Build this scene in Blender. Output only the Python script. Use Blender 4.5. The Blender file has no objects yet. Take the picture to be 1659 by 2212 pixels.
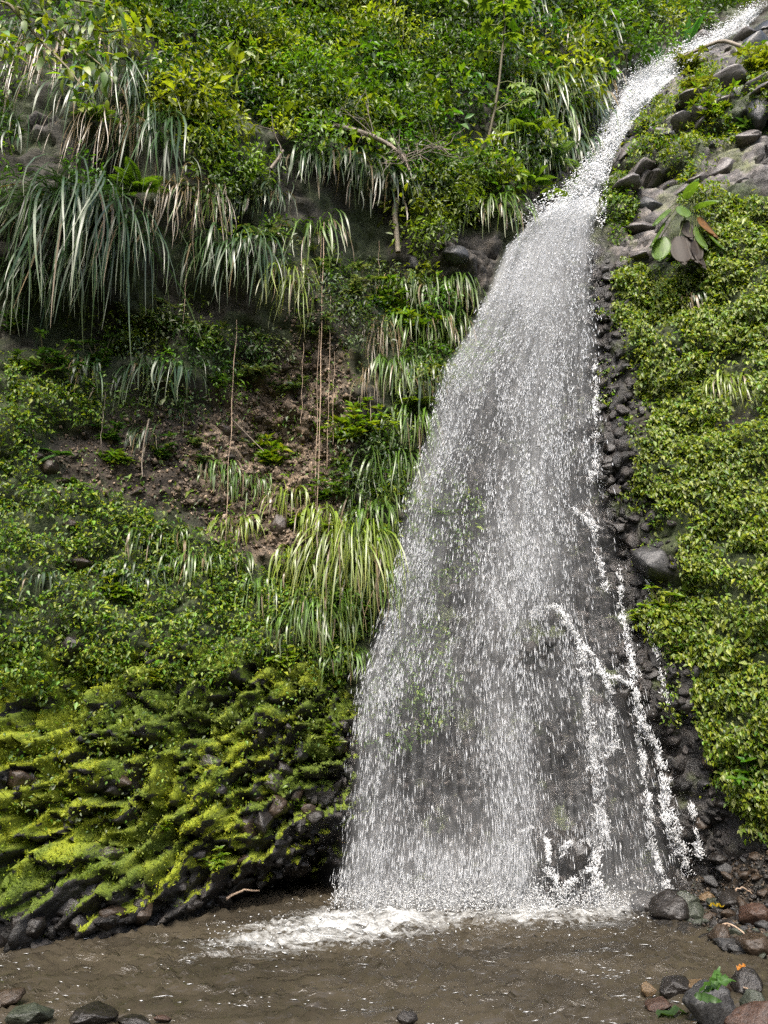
import bpy, bmesh, math, random
import numpy as np

# ------------------------------------------------------------------ camera, sky, sun, exposure
SC = bpy.context.scene
COL = SC.collection
rng = np.random.default_rng(11)
random.seed(5)
PITCH = math.radians(15.0)
CAM_H = 2.0
cam_d = bpy.data.cameras.new('camera')
cam_d.sensor_fit = 'VERTICAL'; cam_d.sensor_height = 24.0
cam_d.lens = 12.0 / math.tan(math.radians(32.5))
cam_d.clip_start = 0.05; cam_d.clip_end = 400.0
cam = bpy.data.objects.new('camera', cam_d); COL.objects.link(cam)
cam.location = (0, 0, CAM_H); cam.rotation_euler = (math.pi / 2 + PITCH, 0, 0)
SC.camera = cam

SUN_DIR = np.array((-0.10, -0.60, 0.80)); SUN_DIR = SUN_DIR / np.linalg.norm(SUN_DIR)   # towards the sun
world = bpy.data.worlds.new('World'); SC.world = world; world.use_nodes = True
wn = world.node_tree.nodes; wl = world.node_tree.links
for n in list(wn): wn.remove(n)
w_out = wn.new('ShaderNodeOutputWorld'); w_bg = wn.new('ShaderNodeBackground'); w_sky = wn.new('ShaderNodeTexSky')
w_sky.sky_type = 'NISHITA'; w_sky.sun_disc = False
w_sky.sun_elevation = math.asin(SUN_DIR[2]); w_sky.sun_rotation = math.atan2(SUN_DIR[0], SUN_DIR[1])
w_sky.air_density = 1.0; w_sky.dust_density = 4.0; w_sky.ozone_density = 0.6
w_bg.inputs['Strength'].default_value = 0.15
wl.new(w_sky.outputs[0], w_bg.inputs[0]); wl.new(w_bg.outputs[0], w_out.inputs[0])
sun_d = bpy.data.lights.new('sun', 'SUN'); sun_d.energy = 1.8; sun_d.angle = math.radians(18.0); sun_d.color = (1.0, 0.96, 0.88)
sun = bpy.data.objects.new('sun', sun_d); COL.objects.link(sun)
from mathutils import Vector, Matrix, Euler
sun.rotation_euler = Vector(SUN_DIR.tolist()).to_track_quat('Z', 'Y').to_euler()
SC.view_settings.view_transform = 'Standard'; SC.view_settings.look = 'None'
SC.view_settings.gamma = 1.0; SC.view_settings.exposure = 1.65; SC.view_settings.use_curve_mapping = False
SC.render.engine = 'CYCLES'
cy = SC.cycles
cy.max_bounces = 6; cy.diffuse_bounces = 3; cy.glossy_bounces = 2; cy.transmission_bounces = 3
cy.transparent_max_bounces = 12; cy.use_denoising = False
cy.sample_clamp_indirect = 4.0; cy.caustics_reflective = False; cy.caustics_refractive = False

# ------------------------------------------------------------------ helpers
CP, SP = math.cos(PITCH), math.sin(PITCH)
FPX = 1106.0 / math.tan(math.radians(32.5))

def slope(u, v):
    yup = (1106.0 - np.asarray(v, float)) / FPX
    yw = CP - yup * SP
    return ((np.asarray(u, float) - 829.5) / FPX) / yw, (SP + yup * CP) / yw

def at(u, v, Y):
    sx, sz = slope(u, v)
    Y = np.asarray(Y, float)
    return np.stack([sx * Y, Y + 0 * sx, CAM_H + sz * Y], -1)

def proj(X, Y, Z):
    zr = Z - CAM_H
    fwd = Y * CP + zr * SP
    return 829.5 + FPX * X / fwd, 1106.0 - FPX * (-Y * SP + zr * CP) / fwd

def _hash(ix, iy, seed):
    h = (ix.astype(np.int64) * 374761393 + iy.astype(np.int64) * 668265263 + seed * 974711) & 0xffffffff
    h = ((h ^ (h >> 13)) * 1274126177) & 0xffffffff
    return (h ^ (h >> 16)) & 0xffffffff

def perlin(x, y, seed=0):
    x = np.asarray(x, float); y = np.asarray(y, float)
    ix = np.floor(x).astype(np.int64); iy = np.floor(y).astype(np.int64)
    fx = x - ix; fy = y - iy
    ux = fx * fx * fx * (fx * (fx * 6 - 15) + 10); uy = fy * fy * fy * (fy * (fy * 6 - 15) + 10)
    def g(a, b):
        an = _hash(ix + a, iy + b, seed) * (2 * math.pi / 4294967296.0)
        return np.cos(an) * (fx - a) + np.sin(an) * (fy - b)
    n0 = g(0, 0) * (1 - ux) + g(1, 0) * ux
    n1 = g(0, 1) * (1 - ux) + g(1, 1) * ux
    return (n0 * (1 - uy) + n1 * uy) * 1.5

def fbm(x, y, seed=0, octs=4, gain=0.5):
    s = 0; a = 1.0; f = 1.0
    for k in range(octs):
        s = s + a * perlin(x * f, y * f, seed + k * 17); a *= gain; f *= 2.03
    return s

def worley(x, y, seed=0):
    ix = np.floor(x).astype(np.int64); iy = np.floor(y).astype(np.int64)
    f1 = np.full(x.shape, 9.0); f2 = np.full(x.shape, 9.0); cx = np.zeros(x.shape); cyy = np.zeros(x.shape); cid = np.zeros(x.shape)
    for a in (-1, 0, 1):
        for b in (-1, 0, 1):
            h1 = _hash(ix + a, iy + b, seed) / 4294967296.0; h2 = _hash(ix + a, iy + b, seed + 71) / 4294967296.0
            px = ix + a + h1; py = iy + b + h2
            d = np.hypot(px - x, py - y)
            closer = d < f1
            f2 = np.where(closer, f1, np.minimum(f2, d))
            cx = np.where(closer, px, cx); cyy = np.where(closer, py, cyy)
            cid = np.where(closer, _hash(ix + a, iy + b, seed + 133) / 4294967296.0, cid)
            f1 = np.where(closer, d, f1)
    return f1, f2, x - cx, y - cyy, cid

def inside(poly, u, v):
    r = np.zeros(u.shape, bool); n = len(poly)
    for i in range(n):
        x0, y0 = poly[i]; x1, y1 = poly[(i + 1) % n]
        if y0 == y1: continue
        c = ((y0 > v) != (y1 > v)) & (u < (x1 - x0) * (v - y0) / (y1 - y0) + x0)
        r ^= c
    return r

U0, U1, V0, V1, RS = -900, 2600, -1100, 2600, 10
_uu, _vv = np.meshgrid(np.arange(U0, U1, RS) + RS / 2, np.arange(V0, V1, RS) + RS / 2)

def _blur(m, n):
    for _ in range(2):
        for ax in (0, 1):
            c = np.cumsum(np.concatenate([np.repeat(np.take(m, [0], ax), n + 1, ax), m, np.repeat(np.take(m, [-1], ax), n, ax)], ax), ax)
            L = m.shape[ax]
            m = (np.take(c, range(2 * n + 1, 2 * n + 1 + L), ax) - np.take(c, range(0, L), ax)) / (2 * n + 1)
    return m

class Region:
    """a soft area of the cliff, looked up by direction of view from the pool edge"""
    def __init__(self, *polys, blur=3):
        m = np.zeros(_uu.shape)
        for p in polys: m = np.maximum(m, inside(p, _uu, _vv).astype(float))
        self.m = _blur(m, blur)
    def __call__(self, u, v):
        i = np.clip(((np.asarray(u) - U0) / RS).astype(int), 0, self.m.shape[1] - 1)
        j = np.clip(((np.asarray(v) - V0) / RS).astype(int), 0, self.m.shape[0] - 1)
        return self.m[j, i]

def smooth(a, b, x):
    t = np.clip((x - a) / (b - a), 0, 1)
    return t * t * (3 - 2 * t)

def nrm(a):
    return a / np.maximum(np.linalg.norm(a, axis=-1, keepdims=True), 1e-9)

def tag(o, label=None, cat=None, group=None, kind=None):
    if label: o['label'] = label
    if cat: o['category'] = cat
    if group: o['group'] = group
    if kind: o['kind'] = kind
    return o

def link(name, me, mat=None, parent=None):
    if mat is not None and not len(me.materials): me.materials.append(mat)
    o = bpy.data.objects.new(name, me); COL.objects.link(o)
    if parent is not None: o.parent = parent
    return o

def empty(name, loc=(0, 0, 0)):
    o = bpy.data.objects.new(name, None); o.empty_display_size = 0.1; COL.objects.link(o); o.location = loc
    return o

def mesh_np(name, V, F, col=None, floats=None, smooth_shade=True, uv=None):
    V = np.asarray(V, np.float32).reshape(-1, 3); F = np.asarray(F, np.int32)
    k = F.shape[1]
    me = bpy.data.meshes.new(name)
    me.vertices.add(len(V)); me.vertices.foreach_set('co', V.ravel())
    me.loops.add(F.size); me.loops.foreach_set('vertex_index', F.ravel())
    me.polygons.add(len(F)); me.polygons.foreach_set('loop_start', np.arange(0, F.size, k, dtype=np.int32))
    try: me.polygons.foreach_set('loop_total', np.full(len(F), k, np.int32))
    except Exception: pass
    me.update(calc_edges=True)
    if col is not None:
        c = np.ones((len(V), 4), np.float32); c[:, :3] = col
        a = me.attributes.new('col', 'FLOAT_COLOR', 'POINT'); a.data.foreach_set('color', c.ravel())
    for nm, arr in (floats or {}).items():
        a = me.attributes.new(nm, 'FLOAT', 'POINT'); a.data.foreach_set('value', np.asarray(arr, np.float32).ravel())
    if smooth_shade: me.polygons.foreach_set('use_smooth', np.ones(len(F), bool))
    me.validate()
    return me

class Acc:
    """collects (verts, faces, colours) pieces into one mesh"""
    def __init__(self): self.V, self.F, self.C, self.n = [], [], [], 0
    def add(self, V, F, C):
        V = V.reshape(-1, 3)
        self.V.append(V); self.F.append(F + self.n); self.C.append(np.broadcast_to(C, V.shape)); self.n += len(V)
    def build(self, name, mat, parent=None, smooth_shade=True):
        me = mesh_np(name, np.concatenate(self.V), np.concatenate(self.F), np.concatenate(self.C), smooth_shade=smooth_shade)
        return link(name, me, mat, parent)

def leaves(P, D, N, L, W, col, droop=0.15):
    """small folded leaves, two triangles each: base, side, tip, side"""
    P = np.asarray(P, float); M = len(P)
    D = nrm(D); S = nrm(np.cross(D, N)); N2 = np.cross(S, D)
    L = np.broadcast_to(L, (M,))[:, None]; W = np.broadcast_to(W, (M,))[:, None]
    mid = P + D * L * 0.42 + N2 * L * 0.05
    tip = P + D * L - N2 * L * droop
    V = np.stack([P, mid + S * W * 0.5 + N2 * W * 0.12, tip, mid - S * W * 0.5 + N2 * W * 0.12], 1)
    b = np.arange(M)[:, None] * 4
    F = np.concatenate([b + np.array([[0, 1, 2]]), b + np.array([[0, 2, 3]])])
    C = np.repeat(np.broadcast_to(col, (M, 3)), 4, 0)
    return V.reshape(-1, 3), F, C

def blades(P, az, L, th0, bend, W, col, segs=7, thend=-1.5, wig=0.03, tipcol=None, seed=0, flat=True):
    """strap leaves that leave their root at angle th0 and curve over until they hang"""
    r = np.random.default_rng(seed)
    P = np.asarray(P, float); M = len(P)
    az = np.broadcast_to(az, (M,)); L = np.broadcast_to(L, (M,)); th0 = np.broadcast_to(th0, (M,)); bend = np.broadcast_to(bend, (M,)); W = np.broadcast_to(W, (M,))
    h = np.stack([np.cos(az), np.sin(az), 0 * az], -1)
    t = np.stack([-np.sin(az), np.cos(az), 0 * az], -1)
    tw = r.uniform(-0.7, 0.7, M); ph = r.uniform(0, 6.28, M); wg = r.normal(0, wig, M)
    pos = P.copy(); rows = []; cols = []
    for i in range(segs + 1):
        s = i / segs
        th = thend + (th0 - thend) * np.exp(-bend * s)
        d = h * np.cos(th)[:, None] + np.array([0, 0, 1.0]) * np.sin(th)[:, None]
        nup = -h * np.sin(th)[:, None] + np.array([0, 0, 1.0]) * np.cos(th)[:, None]
        side = t * np.cos(tw * s * 2)[:, None] + nup * np.sin(tw * s * 2)[:, None]
        w = W * (0.55 + 0.45 * min(1, s * 4)) * (1 - max(0, (s - 0.45) / 0.55) ** 1.6 * 0.92)
        q = pos + t * (wg * L * np.sin(ph + 4 * s) * s)[:, None]
        rows += [q - side * w[:, None] / 2, q + side * w[:, None] / 2]
        c = col if tipcol is None else col * (1 - s ** 3) + tipcol * s ** 3
        cols += [np.broadcast_to(c, (M, 3))] * 2
        pos = pos + d * (L / segs)[:, None]
    V = np.stack(rows, 1); C = np.stack(cols, 1); k = 2 * (segs + 1)
    b = np.arange(M)[:, None] * k
    F = np.concatenate([b + np.array([[2 * i, 2 * i + 1, 2 * i + 3]]) for i in range(segs)] + [b + np.array([[2 * i, 2 * i + 3, 2 * i + 2]]) for i in range(segs)])
    return V.reshape(-1, 3), F, C.reshape(-1, 3)

def tube(pts, radii, sides=6):
    pts = np.asarray(pts, float); n = len(pts); radii = np.broadcast_to(radii, (n,))
    tan = nrm(np.gradient(pts, axis=0))
    ref = np.array([0.3, 0.9, 0.2]); a = nrm(np.cross(tan, ref)); b = np.cross(tan, a)
    ang = np.linspace(0, 2 * math.pi, sides, endpoint=False)
    V = pts[:, None] + radii[:, None, None] * (a[:, None] * np.cos(ang)[None, :, None] + b[:, None] * np.sin(ang)[None, :, None])
    F = []
    for i in range(n - 1):
        for j in range(sides):
            p, q = i * sides + j, i * sides + (j + 1) % sides
            F += [(p, q, q + sides), (p, q + sides, p + sides)]
    return V.reshape(-1, 3), np.array(F)

# ------------------------------------------------------------------ materials
def new_mat(name):
    m = bpy.data.materials.new(name); m.use_nodes = True
    nt = m.node_tree
    for n in list(nt.nodes): nt.nodes.remove(n)
    out = nt.nodes.new('ShaderNodeOutputMaterial')
    return m, nt, out

def node(nt, kind, **kw):
    n = nt.nodes.new(kind)
    for k, v in kw.items(): setattr(n, k, v)
    return n

def noise_node(nt, scale, detail=4, rough=0.55, vec=None):
    n = node(nt, 'ShaderNodeTexNoise'); n.inputs['Scale'].default_value = scale; n.inputs['Detail'].default_value = detail; n.inputs['Roughness'].default_value = rough
    if vec is not None: nt.links.new(vec, n.inputs['Vector'])
    return n

def ramp(nt, src, stops):
    r = node(nt, 'ShaderNodeValToRGB'); nt.links.new(src, r.inputs[0])
    e = r.color_ramp.elements
    e[0].position, e[0].color = stops[0][0], (*stops[0][1], 1); e[1].position, e[1].color = stops[-1][0], (*stops[-1][1], 1)
    for p, c in stops[1:-1]:
        x = e.new(p); x.color = (*c, 1)
    return r

def mixc(nt, fac, a, b, mode='MIX'):
    m = node(nt, 'ShaderNodeMix', data_type='RGBA', blend_type=mode)
    if isinstance(fac, (int, float)): m.inputs[0].default_value = fac
    else: nt.links.new(fac, m.inputs[0])
    for s, val in ((6, a), (7, b)):
        if isinstance(val, tuple): m.inputs[s].default_value = (*val, 1)
        else: nt.links.new(val, m.inputs[s])
    return m.outputs[2]

def bump(nt, h, strength, dist):
    b = node(nt, 'ShaderNodeBump'); b.inputs['Strength'].default_value = strength; b.inputs['Distance'].default_value = dist
    nt.links.new(h, b.inputs['Height']); return b.outputs[0]

def leaf_mat(name, rough, spec, trans, tint=(1.0, 1.0, 0.6)):
    m, nt, out = new_mat(name)
    a = node(nt, 'ShaderNodeAttribute', attribute_name='col')
    geo = node(nt, 'ShaderNodeNewGeometry')
    nz = noise_node(nt, 18.0, 2, 0.5, geo.outputs['Position'])
    r = ramp(nt, nz.outputs[0], [(0.3, (0.72, 0.74, 0.7)), (0.7, (1.2, 1.18, 1.1))])
    c = mixc(nt, 1.0, a.outputs['Color'], r.outputs[0], 'MULTIPLY')
    p = node(nt, 'ShaderNodeBsdfPrincipled'); p.inputs['Roughness'].default_value = rough
    p.inputs['Specular IOR Level'].default_value = spec
    nt.links.new(c, p.inputs['Base Color'])
    t = node(nt, 'ShaderNodeBsdfTranslucent'); nt.links.new(mixc(nt, 1.0, c, (tint[0] * 1.6, tint[1] * 1.6, tint[2]), 'MULTIPLY'), t.inputs[0])
    mx = node(nt, 'ShaderNodeMixShader'); mx.inputs[0].default_value = trans
    nt.links.new(p.outputs[0], mx.inputs[1]); nt.links.new(t.outputs[0], mx.inputs[2]); nt.links.new(mx.outputs[0], out.inputs[0])
    return m

M_LEAF = leaf_mat('leaf', 0.45, 0.5, 0.36)
M_BLADE = leaf_mat('strap_leaf', 0.36, 0.55, 0.2)
M_FUZZ = leaf_mat('moss_leaflet', 0.6, 0.25, 0.3)
M_DEAD = leaf_mat('dead_leaf', 0.6, 0.3, 0.1, (1, 0.9, 0.7))

def rock_mat(name, dark, light, rough=0.45, wet=0.3, scale=3.0, stain=None):
    m, nt, out = new_mat(name)
    tc = node(nt, 'ShaderNodeTexCoord')
    oi = node(nt, 'ShaderNodeObjectInfo')
    addv = node(nt, 'ShaderNodeVectorMath', operation='ADD'); nt.links.new(tc.outputs['Object'], addv.inputs[0])
    sc = node(nt, 'ShaderNodeVectorMath', operation='SCALE'); nt.links.new(oi.outputs['Location'], sc.inputs[0]); sc.inputs['Scale'].default_value = 3.1
    nt.links.new(sc.outputs[0], addv.inputs[1])
    n1 = noise_node(nt, scale, 8, 0.65, addv.outputs[0])
    n2 = noise_node(nt, scale * 9, 6, 0.7, addv.outputs[0])
    c = ramp(nt, n1.outputs[0], [(0.3, dark), (0.5, tuple((np.array(dark) + np.array(light)) / 2)), (0.72, light)]).outputs[0]
    c = mixc(nt, 1.0, c, ramp(nt, n2.outputs[0], [(0.3, (0.6, 0.6, 0.6)), (0.7, (1.3, 1.28, 1.25))]).outputs[0], 'MULTIPLY')
    if stain:
        n3 = noise_node(nt, scale * 1.7, 5, 0.6, addv.outputs[0])
        f = ramp(nt, n3.outputs[0], [(0.52, (0, 0, 0)), (0.62, (1, 1, 1))]).outputs[0]
        c = mixc(nt, f, c, stain)
    p = node(nt, 'ShaderNodeBsdfPrincipled'); nt.links.new(c, p.inputs['Base Color'])
    rr = ramp(nt, n1.outputs[0], [(0.35, (wet,) * 3), (0.65, (rough,) * 3)]); nt.links.new(rr.outputs[0], p.inputs['Roughness'])
    hs = node(nt, 'ShaderNodeMath', operation='ADD'); nt.links.new(n1.outputs[0], hs.inputs[0])
    h2 = node(nt, 'ShaderNodeMath', operation='MULTIPLY'); nt.links.new(n2.outputs[0], h2.inputs[0]); h2.inputs[1].default_value = 0.2
    nt.links.new(h2.outputs[0], hs.inputs[1])
    nt.links.new(bump(nt, hs.outputs[0], 0.5, 0.04), p.inputs['Normal'])
    nt.links.new(p.outputs[0], out.inputs[0])
    return m

M_RDARK = rock_mat('wet_dark_rock', (0.0066, 0.0058, 0.0050), (0.0231, 0.0193, 0.0165), 0.4, 0.22)
M_RBROWN = rock_mat('brown_rock', (0.0154, 0.0105, 0.0066), (0.0523, 0.0352, 0.0220), 0.5, 0.3)
M_RGREY = rock_mat('grey_rock', (0.0121, 0.0121, 0.0132), (0.0550, 0.0550, 0.0550), 0.45, 0.25, 5)
M_RRED = rock_mat('reddish_rock', (0.0198, 0.0110, 0.0077), (0.0660, 0.0358, 0.0231), 0.5, 0.3, 4)
M_RTAN = rock_mat('tan_rock', (0.0550, 0.0358, 0.0165), (0.1320, 0.0880, 0.0440), 0.5, 0.25, 4)
M_RGREEN = rock_mat('greenish_rock', (0.0165, 0.0198, 0.0138), (0.0468, 0.0550, 0.0385), 0.45, 0.25, 4)
M_RMOSS = rock_mat('mossy_rock', (0.0165, 0.0149, 0.0121), (0.0495, 0.0413, 0.0330), 0.5, 0.3, 3, stain=(0.09, 0.14, 0.012))
M_RPALE = rock_mat('pale_rock', (0.030, 0.027, 0.026), (0.15, 0.132, 0.125), 0.45, 0.28, 4)
M_WOOD = rock_mat('bark', (0.08, 0.06, 0.04), (0.26, 0.22, 0.17), 0.75, 0.6, 6)
M_VINE = rock_mat('vine_skin', (0.20, 0.14, 0.095), (0.42, 0.31, 0.22), 0.7, 0.6, 6)

def cliff_mat():
    m, nt, out = new_mat('cliff_face')
    geo = node(nt, 'ShaderNodeNewGeometry'); pos = geo.outputs['Position']
    a = node(nt, 'ShaderNodeAttribute', attribute_name='col')
    ro = node(nt, 'ShaderNodeAttribute', attribute_name='rough')
    n1 = noise_node(nt, 2.2, 8, 0.65, pos); n2 = noise_node(nt, 26.0, 6, 0.7, pos); n3 = noise_node(nt, 7.0, 8, 0.7, pos)
    c = mixc(nt, 1.0, a.outputs['Color'], ramp(nt, n3.outputs[0], [(0.28, (0.45, 0.45, 0.47)), (0.5, (0.95, 0.95, 0.95)), (0.72, (1.55, 1.5, 1.42))]).outputs[0], 'MULTIPLY')
    c = mixc(nt, 1.0, c, ramp(nt, n2.outputs[0], [(0.3, (0.6, 0.6, 0.6)), (0.7, (1.35, 1.33, 1.3))]).outputs[0], 'MULTIPLY')
    mo = node(nt, 'ShaderNodeAttribute', attribute_name='moss'); mt = node(nt, 'ShaderNodeAttribute', attribute_name='moss_tone')
    n4 = noise_node(nt, 15.0, 6, 0.7, pos)
    ms = node(nt, 'ShaderNodeMath', operation='MULTIPLY_ADD'); nt.links.new(n4.outputs[0], ms.inputs[0]); ms.inputs[1].default_value = 1.5; nt.links.new(mo.outputs['Fac'], ms.inputs[2])
    mr = node(nt, 'ShaderNodeMapRange'); mr.interpolation_type = 'SMOOTHSTEP'; nt.links.new(ms.outputs[0], mr.inputs[0]); mr.inputs[1].default_value = 1.09; mr.inputs[2].default_value = 1.32
    mcol = ramp(nt, mt.outputs['Fac'], [(0.0, (0.080, 0.118, 0.008)), (1.0, (0.200, 0.238, 0.010))]).outputs[0]
    mcol = mixc(nt, 1.0, mcol, ramp(nt, n2.outputs[0], [(0.3, (0.55, 0.6, 0.6)), (0.7, (1.3, 1.25, 1.2))]).outputs[0], 'MULTIPLY')
    c = mixc(nt, mr.outputs[0], c, mcol)
    p = node(nt, 'ShaderNodeBsdfPrincipled'); nt.links.new(c, p.inputs['Base Color'])
    rm = node(nt, 'ShaderNodeMath', operation='MULTIPLY_ADD'); nt.links.new(mr.outputs[0], rm.inputs[0]); rm.inputs[1].default_value = 0.45; nt.links.new(ro.outputs['Fac'], rm.inputs[2]); nt.links.new(rm.outputs[0], p.inputs['Roughness'])
    h2 = node(nt, 'ShaderNodeMath', operation='MULTIPLY_ADD'); nt.links.new(n2.outputs[0], h2.inputs[0]); h2.inputs[1].default_value = 0.3; nt.links.new(n3.outputs[0], h2.inputs[2])
    nt.links.new(bump(nt, h2.outputs[0], 0.8, 0.07), p.inputs['Normal'])
    nt.links.new(p.outputs[0], out.inputs[0])
    return m
M_CLIFF = cliff_mat()

def water_mat():
    m, nt, out = new_mat('muddy_water')
    geo = node(nt, 'ShaderNodeNewGeometry'); pos = geo.outputs['Position']
    mp = node(nt, 'ShaderNodeMapping'); nt.links.new(pos, mp.inputs[0]); mp.inputs['Scale'].default_value = (1.0, 2.2, 1.0)
    n1 = noise_node(nt, 6.0, 3, 0.5, mp.outputs[0]); mp2 = node(nt, 'ShaderNodeMapping'); nt.links.new(pos, mp2.inputs[0]); mp2.inputs['Scale'].default_value = (0.55, 1.5, 1.0)
    n2 = noise_node(nt, 1.0, 5, 0.55, mp2.outputs[0]); n3 = noise_node(nt, 16.0, 2, 0.5, mp.outputs[0])
    fo = node(nt, 'ShaderNodeAttribute', attribute_name='foam')
    base = ramp(nt, n2.outputs[0], [(0.35, (0.024, 0.0205, 0.0148)), (0.65, (0.048, 0.040, 0.0275))]).outputs[0]
    fn = noise_node(nt, 11.0, 8, 0.75, mp.outputs[0])
    ad = node(nt, 'ShaderNodeMath', operation='MULTIPLY_ADD'); nt.links.new(fn.outputs[0], ad.inputs[0]); ad.inputs[1].default_value = 1.3
    sb = node(nt, 'ShaderNodeMath', operation='SUBTRACT'); nt.links.new(fo.outputs['Fac'], sb.inputs[0]); sb.inputs[1].default_value = 0.65; nt.links.new(sb.outputs[0], ad.inputs[2])
    f = ramp(nt, ad.outputs[0], [(0.40, (0, 0, 0)), (0.62, (0.35, 0.35, 0.35)), (0.95, (1, 1, 1))]).outputs[0]
    c = mixc(nt, f, base, (0.52, 0.53, 0.52))
    p = node(nt, 'ShaderNodeBsdfPrincipled'); nt.links.new(c, p.inputs['Base Color'])
    rg = node(nt, 'ShaderNodeMath', operation='MULTIPLY_ADD'); nt.links.new(f, rg.inputs[0]); rg.inputs[1].default_value = 0.5; rg.inputs[2].default_value = 0.04
    nt.links.new(rg.outputs[0], p.inputs['Roughness']); p.inputs['IOR'].default_value = 1.33
    h = node(nt, 'ShaderNodeMath', operation='MULTIPLY_ADD'); nt.links.new(n3.outputs[0], h.inputs[0]); h.inputs[1].default_value = 0.3; nt.links.new(n1.outputs[0], h.inputs[2])
    nm = noise_node(nt, 2.4, 3, 0.5, mp.outputs[0]); n5 = noise_node(nt, 22.0, 3, 0.6, mp.outputs[0])
    mm = node(nt, 'ShaderNodeMath', operation='MULTIPLY'); nt.links.new(ramp(nt, nm.outputs[0], [(0.50, (0.06, 0.06, 0.06)), (0.70, (1, 1, 1))]).outputs[0], mm.inputs[0]); nt.links.new(n5.outputs[0], mm.inputs[1])
    hh = node(nt, 'ShaderNodeMath', operation='MULTIPLY_ADD'); nt.links.new(n1.outputs[0], hh.inputs[0]); hh.inputs[1].default_value = 0.5; nt.links.new(mm.outputs[0], hh.inputs[2])
    nt.links.new(bump(nt, hh.outputs[0], 0.8, 0.045), p.inputs['Normal'])
    nt.links.new(p.outputs[0], out.inputs[0])
    return m
M_WATER = water_mat()

def white_mat(name, col, trans, rough=0.35):
    m, nt, out = new_mat(name)
    p = node(nt, 'ShaderNodeBsdfPrincipled'); p.inputs['Base Color'].default_value = (*col, 1); p.inputs['Roughness'].default_value = rough
    t = node(nt, 'ShaderNodeBsdfTranslucent'); t.inputs[0].default_value = (*col, 1)
    mx = node(nt, 'ShaderNodeMixShader'); mx.inputs[0].default_value = trans
    nt.links.new(p.outputs[0], mx.inputs[1]); nt.links.new(t.outputs[0], mx.inputs[2]); nt.links.new(mx.outputs[0], out.inputs[0])
    return m
M_DROP = white_mat('water_drops', (0.56, 0.575, 0.59), 0.4)
M_FOAM = white_mat('foam', (0.55, 0.56, 0.56), 0.2, 0.5)

M_FROTH = white_mat('frothy_water', (0.80, 0.81, 0.82), 0.3, 0.5)

def veil_mat(name='thin_falling_water', alb=0.57, lo=0.1):
    m, nt, out = new_mat(name)
    a = node(nt, 'ShaderNodeAttribute', attribute_name='dens')
    geo = node(nt, 'ShaderNodeNewGeometry')
    at_ = node(nt, 'ShaderNodeAttribute', attribute_name='fall_uv')
    n1 = noise_node(nt, 1.0, 6, 0.7, at_.outputs['Vector'])
    r = ramp(nt, n1.outputs[0], [(0.38, (lo,) * 3), (0.7, (1, 1, 1))]).outputs[0]
    f = node(nt, 'ShaderNodeMath', operation='MULTIPLY'); nt.links.new(r, f.inputs[0]); nt.links.new(a.outputs['Fac'], f.inputs[1])
    tr = node(nt, 'ShaderNodeBsdfTransparent')
    d = node(nt, 'ShaderNodeBsdfDiffuse'); d.inputs[0].default_value = (alb, alb * 1.02, alb * 1.04, 1)
    tl = node(nt, 'ShaderNodeBsdfTranslucent'); tl.inputs[0].default_value = (alb, alb * 1.02, alb * 1.04, 1)
    w = node(nt, 'ShaderNodeMixShader'); w.inputs[0].default_value = 0.45
    nt.links.new(d.outputs[0], w.inputs[1]); nt.links.new(tl.outputs[0], w.inputs[2])
    mx = node(nt, 'ShaderNodeMixShader'); nt.links.new(f.outputs[0], mx.inputs[0])
    nt.links.new(tr.outputs[0], mx.inputs[1]); nt.links.new(w.outputs[0], mx.inputs[2]); nt.links.new(mx.outputs[0], out.inputs[0])
    return m
M_VEIL = veil_mat(); M_CHUTE = veil_mat('rushing_water', 0.76, 0.45)

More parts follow.
